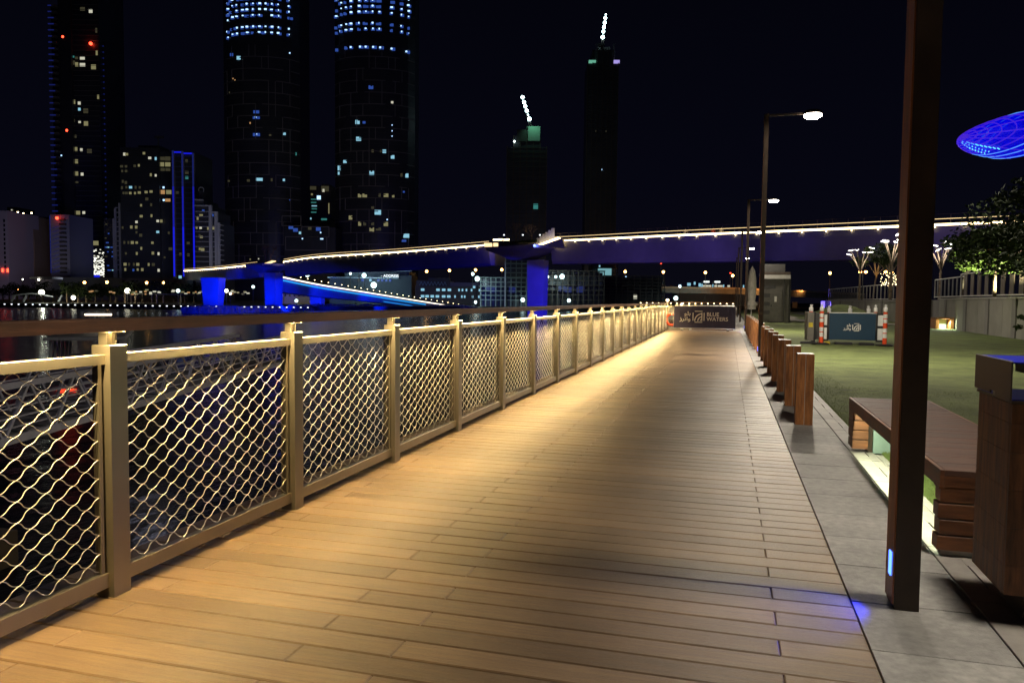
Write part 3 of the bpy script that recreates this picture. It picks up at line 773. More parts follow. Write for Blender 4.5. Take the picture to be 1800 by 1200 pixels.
# ---- trees
def leafy(mb, c, r, n, size, rnd, flat=.7):
    for _ in range(n):
        d = Vector((rnd.gauss(0, 1), rnd.gauss(0, 1), rnd.gauss(0, 1))).normalized()*r*(rnd.random()**.4)
        p = Vector(c) + Vector((d.x, d.y, d.z*flat)); a = Vector((rnd.uniform(-1, 1), rnd.uniform(-1, 1), rnd.uniform(-.7, .7))).normalized()
        b = a.cross(Vector((rnd.uniform(-1, 1), rnd.uniform(-1, 1), rnd.uniform(-1, 1)))).normalized(); s = size*rnd.uniform(.6, 1.3)
        mb.add([p-a*s, p+b*s*.45, p+a*s, p-b*s*.45], [(0, 1, 2, 3)])
def tree(name, label, base, H, crown_r, nclump, nleaf, size, lm, seed, group=None, trunk_r=.12, spread=.55, crown_c=None, cat='tree'):
    rnd = random.Random(seed); t = thing(name, label, cat, base, group=group); bx, by, bz = base
    tr = MB(); fork = bz + H*.4; lean = rnd.uniform(-.05, .05)*H
    tr.tube([(bx, by, bz), (bx+lean*.4, by, bz+H*.2), (bx+lean, by, fork)], [trunk_r, trunk_r*.8, trunk_r*.65], 8)
    cr = MB(); cx, cy, cz = crown_c or (bx+lean, by, bz+H*.72)
    for k in range(nclump):
        d = Vector((rnd.uniform(-1, 1), rnd.uniform(-1, 1), rnd.uniform(-.8, 1)))
        if d.length > 1: d.normalize()
        c = (cx+d.x*crown_r, cy+d.y*crown_r, cz+d.z*crown_r*spread)
        if k < 9: tr.tube([(bx+lean, by, fork-.05*H*rnd.random()), ((bx+lean+c[0])/2, (by+c[1])/2, (fork+c[2])/2+.08*H*rnd.random()), c], [trunk_r*.45, trunk_r*.28, trunk_r*.1], 5)
        leafy(cr, c, crown_r*rnd.uniform(.22, .42), nleaf//nclump, size, rnd)
    obj('trunk', tr, bark_m, t, smooth=True); obj('crown', cr, lm, t)
    return t
p = at_y(1748, 522, 33)
tree('lit_tree', 'small broadleaf tree lit green from below behind the near terrace fence', (p.x, 33, TZ+.05), 3.0, 1.3, 24, 3000, .08, leaf_lit_m, 11, trunk_r=.07, spread=.36, crown_c=(p.x+.05, 33, TZ+1.5))
spot('tree_uplight', (p.x+.2, 32.1, TZ+.1), (p.x+.05, 33.1, TZ+1.5), 1300, (1.0, .95, .55), 95, .5, .05)
p = at_y(1700, 445, 27)
tree('dark_tree', 'dark broad tree whose leaves spread right of the big near lamp post', (p.x+2.2, 27.5, 0), 5.6, 1.9, 46, 6500, .085, leaf_m, 12, trunk_r=.14, spread=.36, crown_c=(p.x+1.7, 27.5, 3.0))
p = at_y(1800, 350, 16)
tree('dark_tree', 'black silhouetted feathery tree reaching in at the right edge below the blue roof', (p.x+2.0, 16.5, 0), 6.4, 1.55, 40, 9000, .055, leaf_m, 13, trunk_r=.12, spread=.62, crown_c=(p.x+.95, 16.5, 2.75))
p = at_y(1795, 575, 24)
tree('dark_shrub', 'small dark shrub at the right edge in front of the near wall', (p.x+.3, 24, 0), 1.2, .45, 12, 900, .05, leaf_m, 14, trunk_r=.03, crown_c=(p.x+.28, 24, .75), cat='shrub')
for i, (px_, py_, yy, h, lab) in enumerate(((1535, 470, 68, 5.0, 'bushy tree glowing amber behind the leftmost branching lamp'),
        (1565, 478, 60, 4.2, 'fairy lit tree just left of the big near lamp post'), (1690, 470, 46, 3.6, 'pale green willowy tree above the dark panel fence'),
        (1775, 455, 48, 4.6, 'grey green tree behind the green lit tree'))):
    p = at_y(px_, 505, yy); tree('terrace_tree', lab, (p.x, yy, TZ), h, h*.34, 16, 1500, .1, leaf_lit_m if i != 1 else leaf_m, 20+i, trunk_r=.08, group='trees on the terrace')
fl = MB(); rnd = random.Random(5); p = at_y(1562, 492, 59.5)
spot('tree_uplight', at_y(1540, 500, 66.5), at_y(1545, 465, 68), 260, (1.0, .6, .2), 60, .5, .1)
spot('tree_uplight', at_y(1690, 515, 45), at_y(1700, 470, 46.2), 160, (.9, 1.0, .7), 70, .5, .1)
spot('tree_uplight', at_y(1770, 515, 46.5), at_y(1775, 450, 48), 220, (1.0, .95, .75), 75, .5, .1)
fy = thing('fairy_lights', 'strings of tiny warm lights wrapped round the tree left of the near lamp post', 'fairy lights', tuple(p))
for i in range(60):
    q = at_y(rnd.uniform(1548, 1576), rnd.uniform(480, 502), 59.5+rnd.uniform(-.6, .6)); fl.box(q.x-.013, q.x+.013, q.y-.02, q.y+.02, q.z-.013, q.z+.013)
obj('bulbs', fl, warm_dot, fy, kind='stuff')
for px_, lab in ((1517, 'pair of amber globe lamps below the leftmost branching lamp'), (1562, 'pair of amber globe lamps beside the fairy lit tree')):
    p = at_y(px_, 478, 64); g = thing('globe_lamp', lab, 'lamp', (p.x, 64, TZ), group='amber globe lamps')
    obj('stem', MB().tube([(p.x, 64, TZ), (p.x, 64, p.z-.1)], .04, 6), black_m, g); obj('arm', MB().box(p.x-.2, p.x+.2, 63.98, 64.02, p.z-.12, p.z-.09), black_m, g)
    for s in (-1, 1): obj('globe', MB().lathe([(.03, -.1), (.1, -.05), (.12, 0), (.1, .06), (.03, .1)], 12, (p.x+s*.2, 64, p.z)), sodium, g, smooth=True)

# ================================================================== water
SEA = -2.6
wm_, nt, b = new_mat('night sea water')
val(b, 'Base Color', (.004, .006, .012, 1)); val(b, 'Roughness', .2); val(b, 'IOR', 1.33); val(b, 'Specular IOR Level', .17)
N = nt.nodes; L = nt.links; g = N.new('ShaderNodeNewGeometry'); mp = N.new('ShaderNodeMapping'); mp.inputs['Scale'].default_value = (1, .6, 1)
L.new(g.outputs['Position'], mp.inputs[0])
n1 = N.new('ShaderNodeTexNoise'); n1.inputs['Scale'].default_value = 1.0; n1.inputs['Detail'].default_value = 5; n1.inputs['Roughness'].default_value = .6
L.new(mp.outputs[0], n1.inputs['Vector']); bp_ = N.new('ShaderNodeBump'); bp_.inputs['Strength'].default_value = .45; bp_.inputs['Distance'].default_value = .22
L.new(n1.outputs['Fac'], bp_.inputs['Height']); L.new(bp_.outputs[0], b.inputs['Normal'])
structure('sea_water', MB().add([(-900, -60, SEA), (60, -60, SEA), (60, 800, SEA), (-900, 800, SEA)], [(0, 1, 2, 3)]), wm_)
qw = thing('quay_wall', 'dark quay wall under the boardwalk edge above the water', 'wall', (-2.6, 20, SEA))
box_obj('wall', -2.80, -2.3, -20, 75, SEA-1, -.52, darkconc_m, qw)

# ================================================================== bridges
DECK = [(62, 81, 10.0), (46, 88, 10.4), (28.9, 97, 10.8), (2.8, 110, 11.15), (-10.1, 118, 11.45), (-23, 127, 11.75), (-29.8, 130.6, 11.85)]
DECK2 = [(-43.5, 138.5, 11.85), (-68, 152, 11.5), (-95.6, 167, 11.4), (-113, 179.5, 10.9)]
DECK3 = [(-126, 187, 10.6), (-142, 199, 10.45), (-165, 219, 10.6), (-195, 243, 10.9)]
def smooth_path(P, k=6):
    out = []; n = len(P)
    for i in range(n-1):
        p0, p1, p2, p3 = (Vector(P[max(i-1, 0)]), Vector(P[i]), Vector(P[i+1]), Vector(P[min(i+2, n-1)]))
        for j in range(k):
            t = j/k; out.append(.5*((2*p1)+(-p0+p2)*t+(2*p0-5*p1+4*p2-p3)*t*t+(-p0+3*p1-3*p2+p3)*t**3))
    out.append(Vector(P[-1])); return out
def off(path, side, up):
    r = []
    for i, p in enumerate(path):
        d = path[min(i+1, len(path)-1)] - path[max(i-1, 0)]; d.z = 0; d.normalize(); r.append(p + Vector((d.y, -d.x, 0))*side + Vector((0, 0, up)))
    return r
def resample(path, step):
    out = [path[0]]; acc = 0.0
    for a, b_ in zip(path, path[1:]):
        seg = (b_-a).length; t = step-acc
        while t <= seg: out.append(a.lerp(b_, t/seg)); t += step
        acc = (acc+seg) % step if False else (seg-(t-step))
    return out
def bridge(name, label, P, depth, glow_from=0, w=3.2, side=-1):
    path = smooth_path(P); t = thing(name, label, 'bridge', P[0], group='spans of the lit footbridge')
    h0 = -1.45; s = side
    # path given along the light line of the near parapet; the deck spreads away from the eye
    def prof(u): return [(0*s, h0+.75), (-.0*s, h0), (-.35*s, h0-depth+1.1), (-.6*s, h0-depth+.65), (-(w+.9)*s, h0-depth+.65), (-(w+1.6)*s, h0), (-(w+1.6)*s, h0+.75), (-(w+1.5)*s, h0+.75), (-(w+1.5)*s, h0+.2), (-.1*s, h0+.2), (-.1*s, h0+.75)]
    obj('girder', MB().sweep(path, prof), bridge_m, t)
    obj('parapet_cap', MB().sweep(off(path, .03*s, h0+.752), [(-.14, 0), (.1, 0), (.1, .06), (-.14, .06)]), cap_m, t)
    obj('led_handrail', MB().sweep(off(path, 0, .16), [(-.05, -.025), (.05, -.025), (.05, .025), (-.05, .025)]), warm_led_soft, t)
    n0 = int(len(path)*glow_from)
    lp = off(path, .12*s, -.52)[n0:]
    obj('led_wash', MB().sweep(lp, [(-.05, -.13), (.05, -.13), (.05, .13), (-.05, .13)]), warm_led, t)
    rp_ = resample(path, 1.9)
    pm_ = MB(); dm = MB()
    for q in off(rp_, -.02*s, 0): pm_.box(q.x-.03, q.x+.03, q.y-.03, q.y+.03, q.z-.49, q.z+.7)
    for q in off(resample(path, 3.1), .16*s, -.78): dm.box(q.x-.055, q.x+.055, q.y-.055, q.y+.055, q.z-.05, q.z+.05)
    obj('railing_posts', pm_, hood_m, t, kind='stuff'); obj('spot_lights', dm, warm_dot, t, kind='stuff')
    obj('upper_rail', MB().sweep(off(path, -.02*s, .72), [(-.025, -.02), (.025, -.02), (.025, .02), (-.025, .02)]), hood_m, t)
    return t
bridge('footbridge', 'nearest footbridge span, passing over the lamp posts to the right, edged with warm light lines', DECK, 3.6, .06)
bridge('footbridge', 'middle footbridge span curving from the planted platform down towards the left', DECK2, 3.5, 0)
bridge('footbridge', 'farthest footbridge span ending in front of the blue framed tower', DECK3, 3.2, 0)

def pier(name, label, px, Y, w, topz, face_w, taper=.12, turn=.5, light=1.0):
    c = at_y(px, 500, Y); t = thing(name, label, 'bridge pier', (c.x, Y, SEA), group='blue lit bridge piers'); a = FACE+turn
    Mx = Matrix.Translation((c.x, Y, 0)) @ Matrix.Rotation(a, 4, 'Z'); b_ = MB()
    vs = []
    for z, k in ((SEA-2, 1-taper), (topz, 1+taper)):
        for x, y in ((-w/2, -face_w/2), (w/2, -face_w/2), (w/2, face_w/2), (-w/2, face_w/2)): vs.append(Mx @ Vector((x*k, y*k, z)))
    b_.add(vs, [(3, 2, 1, 0), (4, 5, 6, 7), (0, 1, 5, 4), (1, 2, 6, 5), (2, 3, 7, 6), (3, 0, 4, 7)])
    obj('shaft', b_, bridge_m, t)
    f = Mx @ Vector((w*.9, -face_w*.5-3.2*light, SEA+.9)); f.z = SEA+.9
    box = box_obj('floodlight', f.x-.25, f.x+.25, f.y-.25, f.y+.25, SEA-.1, SEA+.6, black_m, t)
    return t, f, Vector((c.x, Y, 0)), Mx
t1, f1, c1, M1 = pier('bridge_pier', 'nearest bridge pier glowing blue, under the planted platform', 945, 130, 2.9, 8.0, 2.2, .06, -.42)
spot('flood', f1+Vector((9, -11, .3)), c1+Vector((.3, -.6, 1.4)), 15000, (.014, .011, 1), 34, .3, .3)
t2, f2, c2, M2 = pier('bridge_pier', 'middle bridge pier glowing blue where the lit ramp starts', 481, 181, 3.6, 7.6, 2.8, .08, -.42)
spot('flood', f2+Vector((13, -11, .5)), c2+Vector((.6, 0, 1.0)), 38000, BLUE, 30, .4, .3)
t3, f3, c3, M3 = pier('bridge_pier', 'left bridge pier, broad and flaring, washed in deep blue', 375, 195, 5.2, 6.6, 3.0, .16, -.25)
spot('flood', f3+Vector((12, -14, .5)), c3+Vector((0, 0, 1)), 46000, BLUE, 32, .4, .3)
t4, f4, c4, M4 = pier('bridge_pier', 'short blue pier carrying the lit ramp', 558, 236, 3.9, 3.4, 3.0, .12, -.25)
spot('flood', f4+Vector((8, -12, .5)), c4+Vector((0, 0, -.4)), 32000, BLUE, 30, .4, .3)

# under-span blue glow and lilac light on the near span (floods fixed along the quay)
for i, (x, y, z, tx, ty, tz, pw) in enumerate(((-4, 92, 0, -12, 117, 9, 9000), (10, 84, 0, 6, 108, 9, 12000), (24, 76, 1.6, 24, 99, 9, 9000), (-22, 100, SEA+.5, -22, 126, 9, 5000))):
    spot('span_flood', (x, y, z), (tx, ty, tz), pw*.42, (.16, .10, 1.0), 75, .8, .4)
    spot('span_warm', (x+1, y, z), (tx, ty, tz), pw*(.16 if i == 2 else .05), (1.0, .62, .42), 75, .8, .4)
spot('span_flood', (-60, 140, SEA+.5), (-80, 158, 8), 500, BLUE, 90, .8, .4)
spot('span_flood', (-118, 172, SEA+.5), (-128, 190, 8.5), 2500, BLUE, 90, .6, .4)
spot('span_flood', (-138, 184, SEA+.5), (-150, 206, 8.5), 4500, BLUE, 90, .6, .4)

# hammerhead platform with planting
def platform(label, C, half, zt, ax, seed):
    """C centre, half = (along, across); ax = heading of the long side"""
    t = thing('bridge_platform', label, 'bridge platform', (C[0], C[1], zt), group='planted platforms on the bridge piers')
    M = Matrix.Translation((C[0], C[1], 0)) @ Matrix.Rotation(ax, 4, 'Z')
    L_, W_ = half; b_ = MB(); rings = [(1.0, zt), (.99, zt-.55), (.62, zt-1.35), (.26, zt-2.3)]
    shape = [(-1, -.45), (-.8, -1), (.8, -1), (1, -.45), (1, .45), (.8, 1), (-.8, 1), (-1, .45)]
    for k, z in rings:
        for x, y in shape: b_.v.append(tuple(M @ Vector((x*L_*k, y*W_*(k*.7+.3), z))))
    for i in range(3):
        for k in range(8): j = (k+1) % 8; b_.f.append((i*8+k, i*8+j, (i+1)*8+j, (i+1)*8+k))
    b_.f.append(tuple(range(8))); b_.f.append(tuple(24+k for k in range(7, -1, -1)))
    obj('slab', b_, bridge_m, t)
    rnd = random.Random(seed)
    return t, M
Tp, Mp = platform('planted platform on the nearest pier, between the two lit footbridge spans', (-35.5, 133.2), (7.4, 3.6), 10.55, -.50, 1)
def bare_tree(x, y, z, h, label, seed):
    rnd = random.Random(seed); t = thing('bare_tree', label, 'tree', (x, y, z), group='bare trees on the bridge platforms'); b_ = MB()
    tw = obj('trunk', MB().tube([(x, y, z), (x+.1, y, z+h*.4)], [.12, .08], 6), bark_m, t)
    def grow(p, d, l, r, n):
        q = p + d*l; b_.tube([p, q], [r, r*.6], 4)
        if n: 
            for _ in range(3): grow(q, (d + Vector((rnd.uniform(-.7, .7), rnd.uniform(-.7, .7), rnd.uniform(-.1, .5)))).normalized(), l*.68, r*.6, n-1)
    for _ in range(4): grow(Vector((x+.1, y, z+h*.38)), Vector((rnd.uniform(-.7, .7), rnd.uniform(-.7, .7), .9)).normalized(), h*.24, .06, 3)
    obj('branches', b_, bark_m, t); return t
for i, (dx, h, lb_) in enumerate(((-1.8, 4.6, 'bare tree on the planted platform, left of the light stairs'), (2.0, 4.0, 'second bare tree on the planted platform, nearer its middle'))):
    q = Mp @ Vector((dx, 0, 0)); bare_tree(q.x, q.y, 10.6, h, lb_, 30+i)
for i, (dx, wd, lb_) in enumerate(((-1.6, 2.0, 'dark planter hedge on the left half of the planted platform'), (2.3, 1.7, 'dark planter hedge on the right half of the planted platform'))):
    q = Mp @ Vector((dx, -1.2, 0)); t = thing('planter', lb_, 'planter', (q.x, q.y, 10.56), group='planters on the bridge platform')
    box_obj('trough', q.x-wd, q.x+wd, q.y-.5, q.y+.5, 10.56, 11.1, darkconc_m, t)
    hb = MB(); rr = random.Random(40+i)
    for k in range(9): leafy(hb, (q.x-wd+.2+k*wd*.23, q.y, 11.3), .5, 70, .12, rr)
    obj('hedge', hb, leaf_m, t)
st = thing('lit_stair', 'sloping stair strip glowing warm at the right end of the planted platform', 'stair', (-27.6, 129.2, 10.6))
A = at_y(946, 431.5, 130); B_ = at_y(983, 418, 127.5)
for k in range(14):
    u = k/14; p_ = A.lerp(B_, u); q_ = A.lerp(B_, (k+.85)/14)
    obj('tread_light', MB().box(p_.x, q_.x, p_.y-.5, p_.y+1.2, p_.z-.12, p_.z+.16), warm_led, st)
obj('stair_flank', MB().add([tuple(A+Vector((0, -.7, -.25))), tuple(B_+Vector((1.2, -.7, -1.7))), tuple(B_+Vector((.6, -.7, -.1))), tuple(A+Vector((0, .9, -.25))), tuple(B_+Vector((1.2, .9, -1.7))), tuple(B_+Vector((.6, .9, -.1)))], [(0, 1, 2), (5, 4, 3), (0, 3, 4, 1), (1, 4, 5, 2), (2, 5, 3, 0)]), bridge_m, st)
gs = thing('glass_screen', 'row of blue and white panes beside the lit stair on the planted platform', 'screen', tuple(A))
gm = mat('pale translucent pane', (.30, .32, .45), .25); 
for k in range(6):
    u = k/6; p_ = A.lerp(B_, u*.85+.02) + Vector((-.6, 1.0, .3)); box_obj('pane', p_.x, p_.x+.55, p_.y, p_.y+.05, p_.z, p_.z+1.05+.25*k*.6, gm, gs)
spot('screen_light', tuple(A+Vector((0, -3, -.3))), tuple(A+Vector((1.5, 1, 1.2))), 160, (.1, .16, 1.0), 90, .5, .1)
kiosk_l = thing('lit_shelter', 'small glowing warm shelter at the left end of the planted platform', 'shelter', (-43, 137, 10.6))
p0 = at_y(851, 430, 137.6)
for k, (a_, b2_) in enumerate(((0, 1.35), (1.8, 2.5))):
    box_obj('light_box', p0.x+a_, p0.x+b2_, p0.y, p0.y+.8, p0.z-.35, p0.z+.30, warm_led_soft, kiosk_l)
box_obj('roof_slab', p0.x-.3, p0.x+2.7, p0.y-.1, p0.y+1, p0.z+.32, p0.z+.40, black_m, kiosk_l)
pl = thing('platform_rail_light', 'short warm light bars along the rear edge of the planted platform', 'light', (-40, 136, 11))
for a_, b2_ in ((867, 883), (885, 895)):
    u, v = at_y(a_, 421.5, 136.5), at_y(b2_, 421.2, 136); obj('light_bar', MB().bar(u, v, .12, .30), warm_led, pl)
for px_, lb_ in ((886, 'tiny white lamp left of the platform trees'), (919, 'tiny white lamp in the middle of the platform'), (949, 'tiny white lamp above the lit stair')):
    q = at_y(px_, 414, 133); t = thing('platform_lamp', lb_, 'lamp', tuple(q), group='tiny white lamps over the platform')
    obj('mast', MB().box(q.x-.03, q.x+.03, q.y-.03, q.y+.03, 10.56, q.z), black_m, t); obj('bulb', MB().box(q.x-.11, q.x+.11, q.y-.08, q.y+.08, q.z, q.z+.2), white_small, t)
Tq, Mq = platform('second planted platform on the middle pier above the start of the blue ramp', (-120.5, 184), (7.5, 4.2), 9.9, -.62, 2)
for i, (dx, lb_) in enumerate(((-2.5, 'dark tree on the second bridge platform, left one'), (1.5, 'dark tree on the second bridge platform, right one'))):
    q = Mq @ Vector((dx, 0, 0)); bare_tree(q.x, q.y, 9.95, 5.6, lb_, 50+i)
st2 = thing('lit_stair', 'sloping glowing stair strip beside the second bridge platform', 'stair', (-118, 180, 10))
A2 = at_y(457, 467, 182); B2 = at_y(481, 458, 180)
for k in range(10):
    p_ = A2.lerp(B2, k/10); q_ = A2.lerp(B2, (k+.85)/10); obj('tread_light', MB().box(p_.x, q_.x, p_.y-.5, p_.y+1, p_.z-.13, p_.z+.13), warm_led_soft, st2)

# people on the footbridge
def person(x, y, z, label, shirt, trousers, seed, h=1.72, face=0.0):
    t = thing('person', label, 'person', (x, y, z), face, group='people walking on the footbridge')
    me = bpy.data.meshes.new('body'); s = h/1.75; sw = .12 if seed % 2 else -.12
    V_ = [(0, 0, .95), (0, 0, 1.2), (0, 0, 1.42), (0, 0, 1.55), (0, .01, 1.66), (.2, 0, 1.42), (.25, sw, 1.15), (.24, sw+.1, .9), (-.2, 0, 1.42), (-.25, -sw, 1.15), (-.24, -sw+.1, .9),
          (.1, 0, .9), (.11, -sw, .5), (.11, -sw*1.6-.02, .06), (.11, -sw*1.6+.13, .03), (-.1, 0, .9), (-.11, sw, .5), (-.11, sw*1.6-.02, .06), (-.11, sw*1.6+.13, .03)]
    E_ = [(0, 1), (1, 2), (2, 3), (3, 4), (2, 5), (5, 6), (6, 7), (2, 8), (8, 9), (9, 10), (0, 11), (11, 12), (12, 13), (13, 14), (0, 15), (15, 16), (16, 17), (17, 18)]
    me.from_pydata([(a*s, b_*s, c*s) for a, b_, c in V_], E_, []); me.materials.append(shirt)
    o = link('body', me, t)
    md = o.modifiers.new('skin', 'SKIN'); rad = [.14, .13, .15, .055, .105, .06, .045, .035, .06, .045, .035, .09, .065, .045, .04, .09, .065, .045, .04]
    for i, r_ in enumerate(rad): me.skin_vertices[0].data[i].radius = (r_*s, r_*s*.85)
    me.skin_vertices[0].data[0].use_root = True
    md2 = o.modifiers.new('sub', 'SUBSURF'); md2.levels = md2.render_levels = 1
    obj('hair', MB().lathe([(.07, 0), (.11, .05), (.09, .11), (.03, .135)], 10, (0, -.01, 1.63*s)), black_m, t, wg=False, smooth=True)
    return t
cloth = {k: mat('cloth '+k, c, .85) for k, c in (('red', (.55, .07, .04)), ('white', (.7, .68, .64)), ('grey', (.3, .28, .3)))}
for i, (px_, yy, k, lb_) in enumerate(((1254, 113.5, 'red', 'person in a red top walking on the footbridge above the navy barrier'), (1268, 113, 'white', 'person in white walking just right of the one in red on the footbridge'),
        (1205, 115.5, 'grey', 'person in grey walking apart to the left on the footbridge'))):
    q = at_y(px_, 405, yy+1.2); person(q.x, yy+1.3, 10.1+(.1 if px_ < 1230 else 0), lb_, cloth[k], None, i)

# ---- descending blue ramp
RP = [(-113, 186, 8.8), (-108, 200, 7.6), (-102.5, 222, 5.2), (-97, 246, 2.6), (-92.5, 264, .5), (-90.5, 272, -.6)]
q0 = [at_y(492, 487, 190), at_y(560, 501, 206), at_y(640, 514, 226), at_y(720, 527, 248), at_y(790, 538, 268), at_y(824, 543, 278)]
rp2 = smooth_path([tuple(q) for q in q0], 5)
ra = thing('lit_ramp', 'long ramp sloping down to the right shore, its flank deep blue under a white and cyan light line', 'ramp', tuple(q0[0]))
ra['label'] = 'long ramp sloping down rightwards, deep blue flank under white and cyan light lines'
def rprof(u): d = 3.4*(1-u)+.7; return [(.0, 0), (0, -.6), (.4, -d), (4.2, -d), (5.0, -.6), (5.0, 0)]
obj('girder', MB().sweep(rp2, lambda u: [(a*-1, b_) for a, b_ in rprof(u)]), bridge_m, ra)
obj('white_line', MB().sweep(off(rp2, .1, .16), [(-.08, -.16), (.08, -.16), (.08, .16), (-.08, .16)]), glow('pale ramp led', (1, .87, .66), 2.4), ra)
obj('cyan_line', MB().sweep(off(rp2, .14, -.75), [(-.06, -.10), (.06, -.10), (.06, .10), (-.06, .10)]), cyan_led, ra)
rd = MB()
for q in off(resample(rp2, 3.0), -.3, 1.3): rd.box(q.x-.09, q.x+.09, q.y-.09, q.y+.09, q.z-.08, q.z+.08)
obj('rail_lamps', rd, warm_dot, ra, kind='stuff')
obj('lower_flange', MB().sweep(off(rp2, .45, -2.0)[12:-3], [(-.05, -.12), (.05, -.12), (.05, .12), (-.05, .12)]), glow('dim cyan led', (.02, .3, 1.0), 1.0), ra)
for k, u in enumerate((.05, .25, .45, .65, .85)):
    q = rp2[int(u*(len(rp2)-1))]; spot('ramp_flood', (q.x+9, q.y-13, SEA+.6), (q.x, q.y, q.z-1.6), 11000, BLUE, 60, .7, .5)

# ================================================================== gangway truss, ferry, mooring
gw = thing('gangway', 'white lattice truss gangway over the water, seen through the railing mesh', 'gangway', (-13.6, 14, -2))
def girder(name, A_, B_, h, panels, thick):
    A_, B_ = Vector(A_), Vector(B_); b_ = MB(); up = Vector((0, 0, h))
    b_.bar(A_, B_, .11, .15).bar(A_+up, B_+up, .10, .12)
    for k in range(panels):
        p, q = A_.lerp(B_, k/panels), A_.lerp(B_, (k+1)/panels); mm = p.lerp(q, .5)
        b_.bar(p, mm+up, .06, .06).bar(mm+up, q, .06, .06)
    obj(name, b_, truss_m, gw)
    for k in range(4):
        z = up*(.22+.18*k); obj('guard_rail', MB().bar(A_+z+Vector((.0, 0, 0)), B_+z, .025, .03), truss_m, gw)
girder('near_lattice', (-11.4, 4.0, -1.6), (-17.2, 27.5, -1.35), 1.05, 16, .1)
girder('far_lattice', (-13.3, 3.6, -1.6), (-19.1, 27, -1.35), 1.05, 16, .1)
for k in range(40):
    u = k/40; p = Vector((-11.4, 4.0, -1.52)).lerp(Vector((-17.2, 27.5, -1.27)), u); q = Vector((-13.3, 3.6, -1.52)).lerp(Vector((-19.1, 27, -1.27)), u)
    obj('deck_plank', MB().bar(p, q, .42, .04), darkconc_m, gw)
point('gangway_light', (-12, 9, 1.5), 34, (.8, .78, 1.0), .5); point('gangway_light', (-15.5, 18, 1.5), 34, (.8, .78, 1.0), .5)
pt = thing('pontoon', 'low pale mooring pontoon below the left end of the gangway', 'pontoon', (-11.5, 6, SEA))
box_obj('float', -12.8, -9.8, 3, 8.6, SEA-.3, SEA+.5, under_m, pt); box_obj('rail', -10.3, -10.25, 7, 8.5, SEA+.5, SEA+1.4, blue_paint_sheen_m, pt)

def ferry():
    c = at_d(168, 600, 31.5)
    t = thing('ferry_boat', 'dark water taxi with a bright roof light and red tail lights beyond the near post', 'boat', (c.x, c.y, SEA), FACE+R(114))
    hull_m = mat('grey lilac hull paint', (.23, .21, .28), .4); L_ = 5.2
    b_ = MB(); sec = []
    for x, w, kz, sz in ((-L_, 1.25, -.3, .75), (-3, 1.4, -.35, .72), (0, 1.45, -.35, .75), (2.6, 1.2, -.3, .9), (4.3, .6, -.1, 1.1), (5.2, .06, .3, 1.25)):
        sec.append([(x, -w, sz), (x, -w*.75, kz), (x, w*.75, kz), (x, w, sz)])
    for sx in sec: b_.v += sx
    for i in range(5):
        for k in range(3): b_.f.append((i*4+k, (i+1)*4+k, (i+1)*4+k+1, i*4+k+1))
        b_.f.append((i*4+3, (i+1)*4+3, (i+1)*4, i*4))
    b_.f.append((0, 1, 2, 3)); b_.f.append((23, 22, 21, 20))
    obj('hull', b_, hull_m, t, wg=False)
    obj('cabin', MB().box(-4, 2.2, -1.15, 1.15, .76, 1.35), hull_m, t, wg=False)
    for k in range(6): obj('window_post', MB().box(-4+k*1.22, -3.9+k*1.22, -1.15, -1.08, 1.35, 2.25), white_m, t, wg=False); obj('window_post', MB().box(-4+k*1.22, -3.9+k*1.22, 1.08, 1.15, 1.35, 2.25), white_m, t, wg=False)
    obj('roof', MB().box(-4.3, 2.6, -1.3, 1.3, 2.25, 2.38, ch=.04), white_m, t, wg=False)
    obj('roof_light', MB().box(.9, 1.0, -.55, .45, 3.02, 3.09), glow('roof strip light', (1.0, .82, .6), 5), t, wg=False)
    obj('roof_light_bracket', MB().box(.92, .98, -.04, .04, 2.38, 3.02), black_m, t, wg=False)
    for y in (-.9, .2): obj('tail_light', MB().box(-5.27, -5.21, y, y+.6, .50, .62), glow('boat tail red', (1, .06, .02), 1.5), t, wg=False)
    return t
ferry()

# ================================================================== far shore and city
LAND = -1.5
shore = [(-420, 190), (-260, 172), (-200, 176), (-150, 184), (-119, 196), (-95, 240), (-70, 262), (-45, 292), (20, 320), (80, 330), (700, 330), (700, 1500), (-1500, 1500), (-1500, 190)]
land_m = mat('dark ground', (.05, .048, .042), .9, vary=.2, scale=.1)
structure('far_shore', MB().prism(shore, SEA-1, LAND), land_m)
tower_dark = mat('dark tower cladding', (.060, .062, .075), .35, vary=.1, scale=.1)
tower_line = mat('pale facade frame', (.30, .27, .27), .6, vary=.05)
tower_white = mat('white tower render', (.52, .53, .58), .7, vary=.06, scale=.1)
tower_brown = mat('brown stone tower', (.30, .22, .19), .8, vary=.08, scale=.1)
glass_dark = mat('unlit glass', (.012, .016, .024), .12, vary=.05)
W_WARM = glow('lit window warm', (.85, .78, .38), .24); W_DIM = glow('lit window dim', (.55, .50, .28), .07)
W_PALE = glow('lit window pale', (.95, .92, .72), .6); W_COOL = glow('lit window cool', (.35, .75, .95), .75)
W_BLUE = glow('lit window blue', (.06, .16, .75), .42); W_STAR = glow('bright blue white lamp', (.42, .68, 1.0), 1.9)
W_TEAL = glow('lit window teal', (.08, .45, .42), .4); W_ORG = glow('lit window orange', (.95, .5, .2), .45)
BLUE_STRIP = glow('deep blue light strip', (.01, .015, .9), .8); BLUE_DIM = glow('dim blue light strip', (.03, .05, .45), .22)
WM = {'w': W_WARM, 'd': W_DIM, 'p': W_PALE, 'c': W_COOL, 'b': W_BLUE, 's': W_STAR, 't': W_TEAL, 'o': W_ORG}
WCACHE = {}
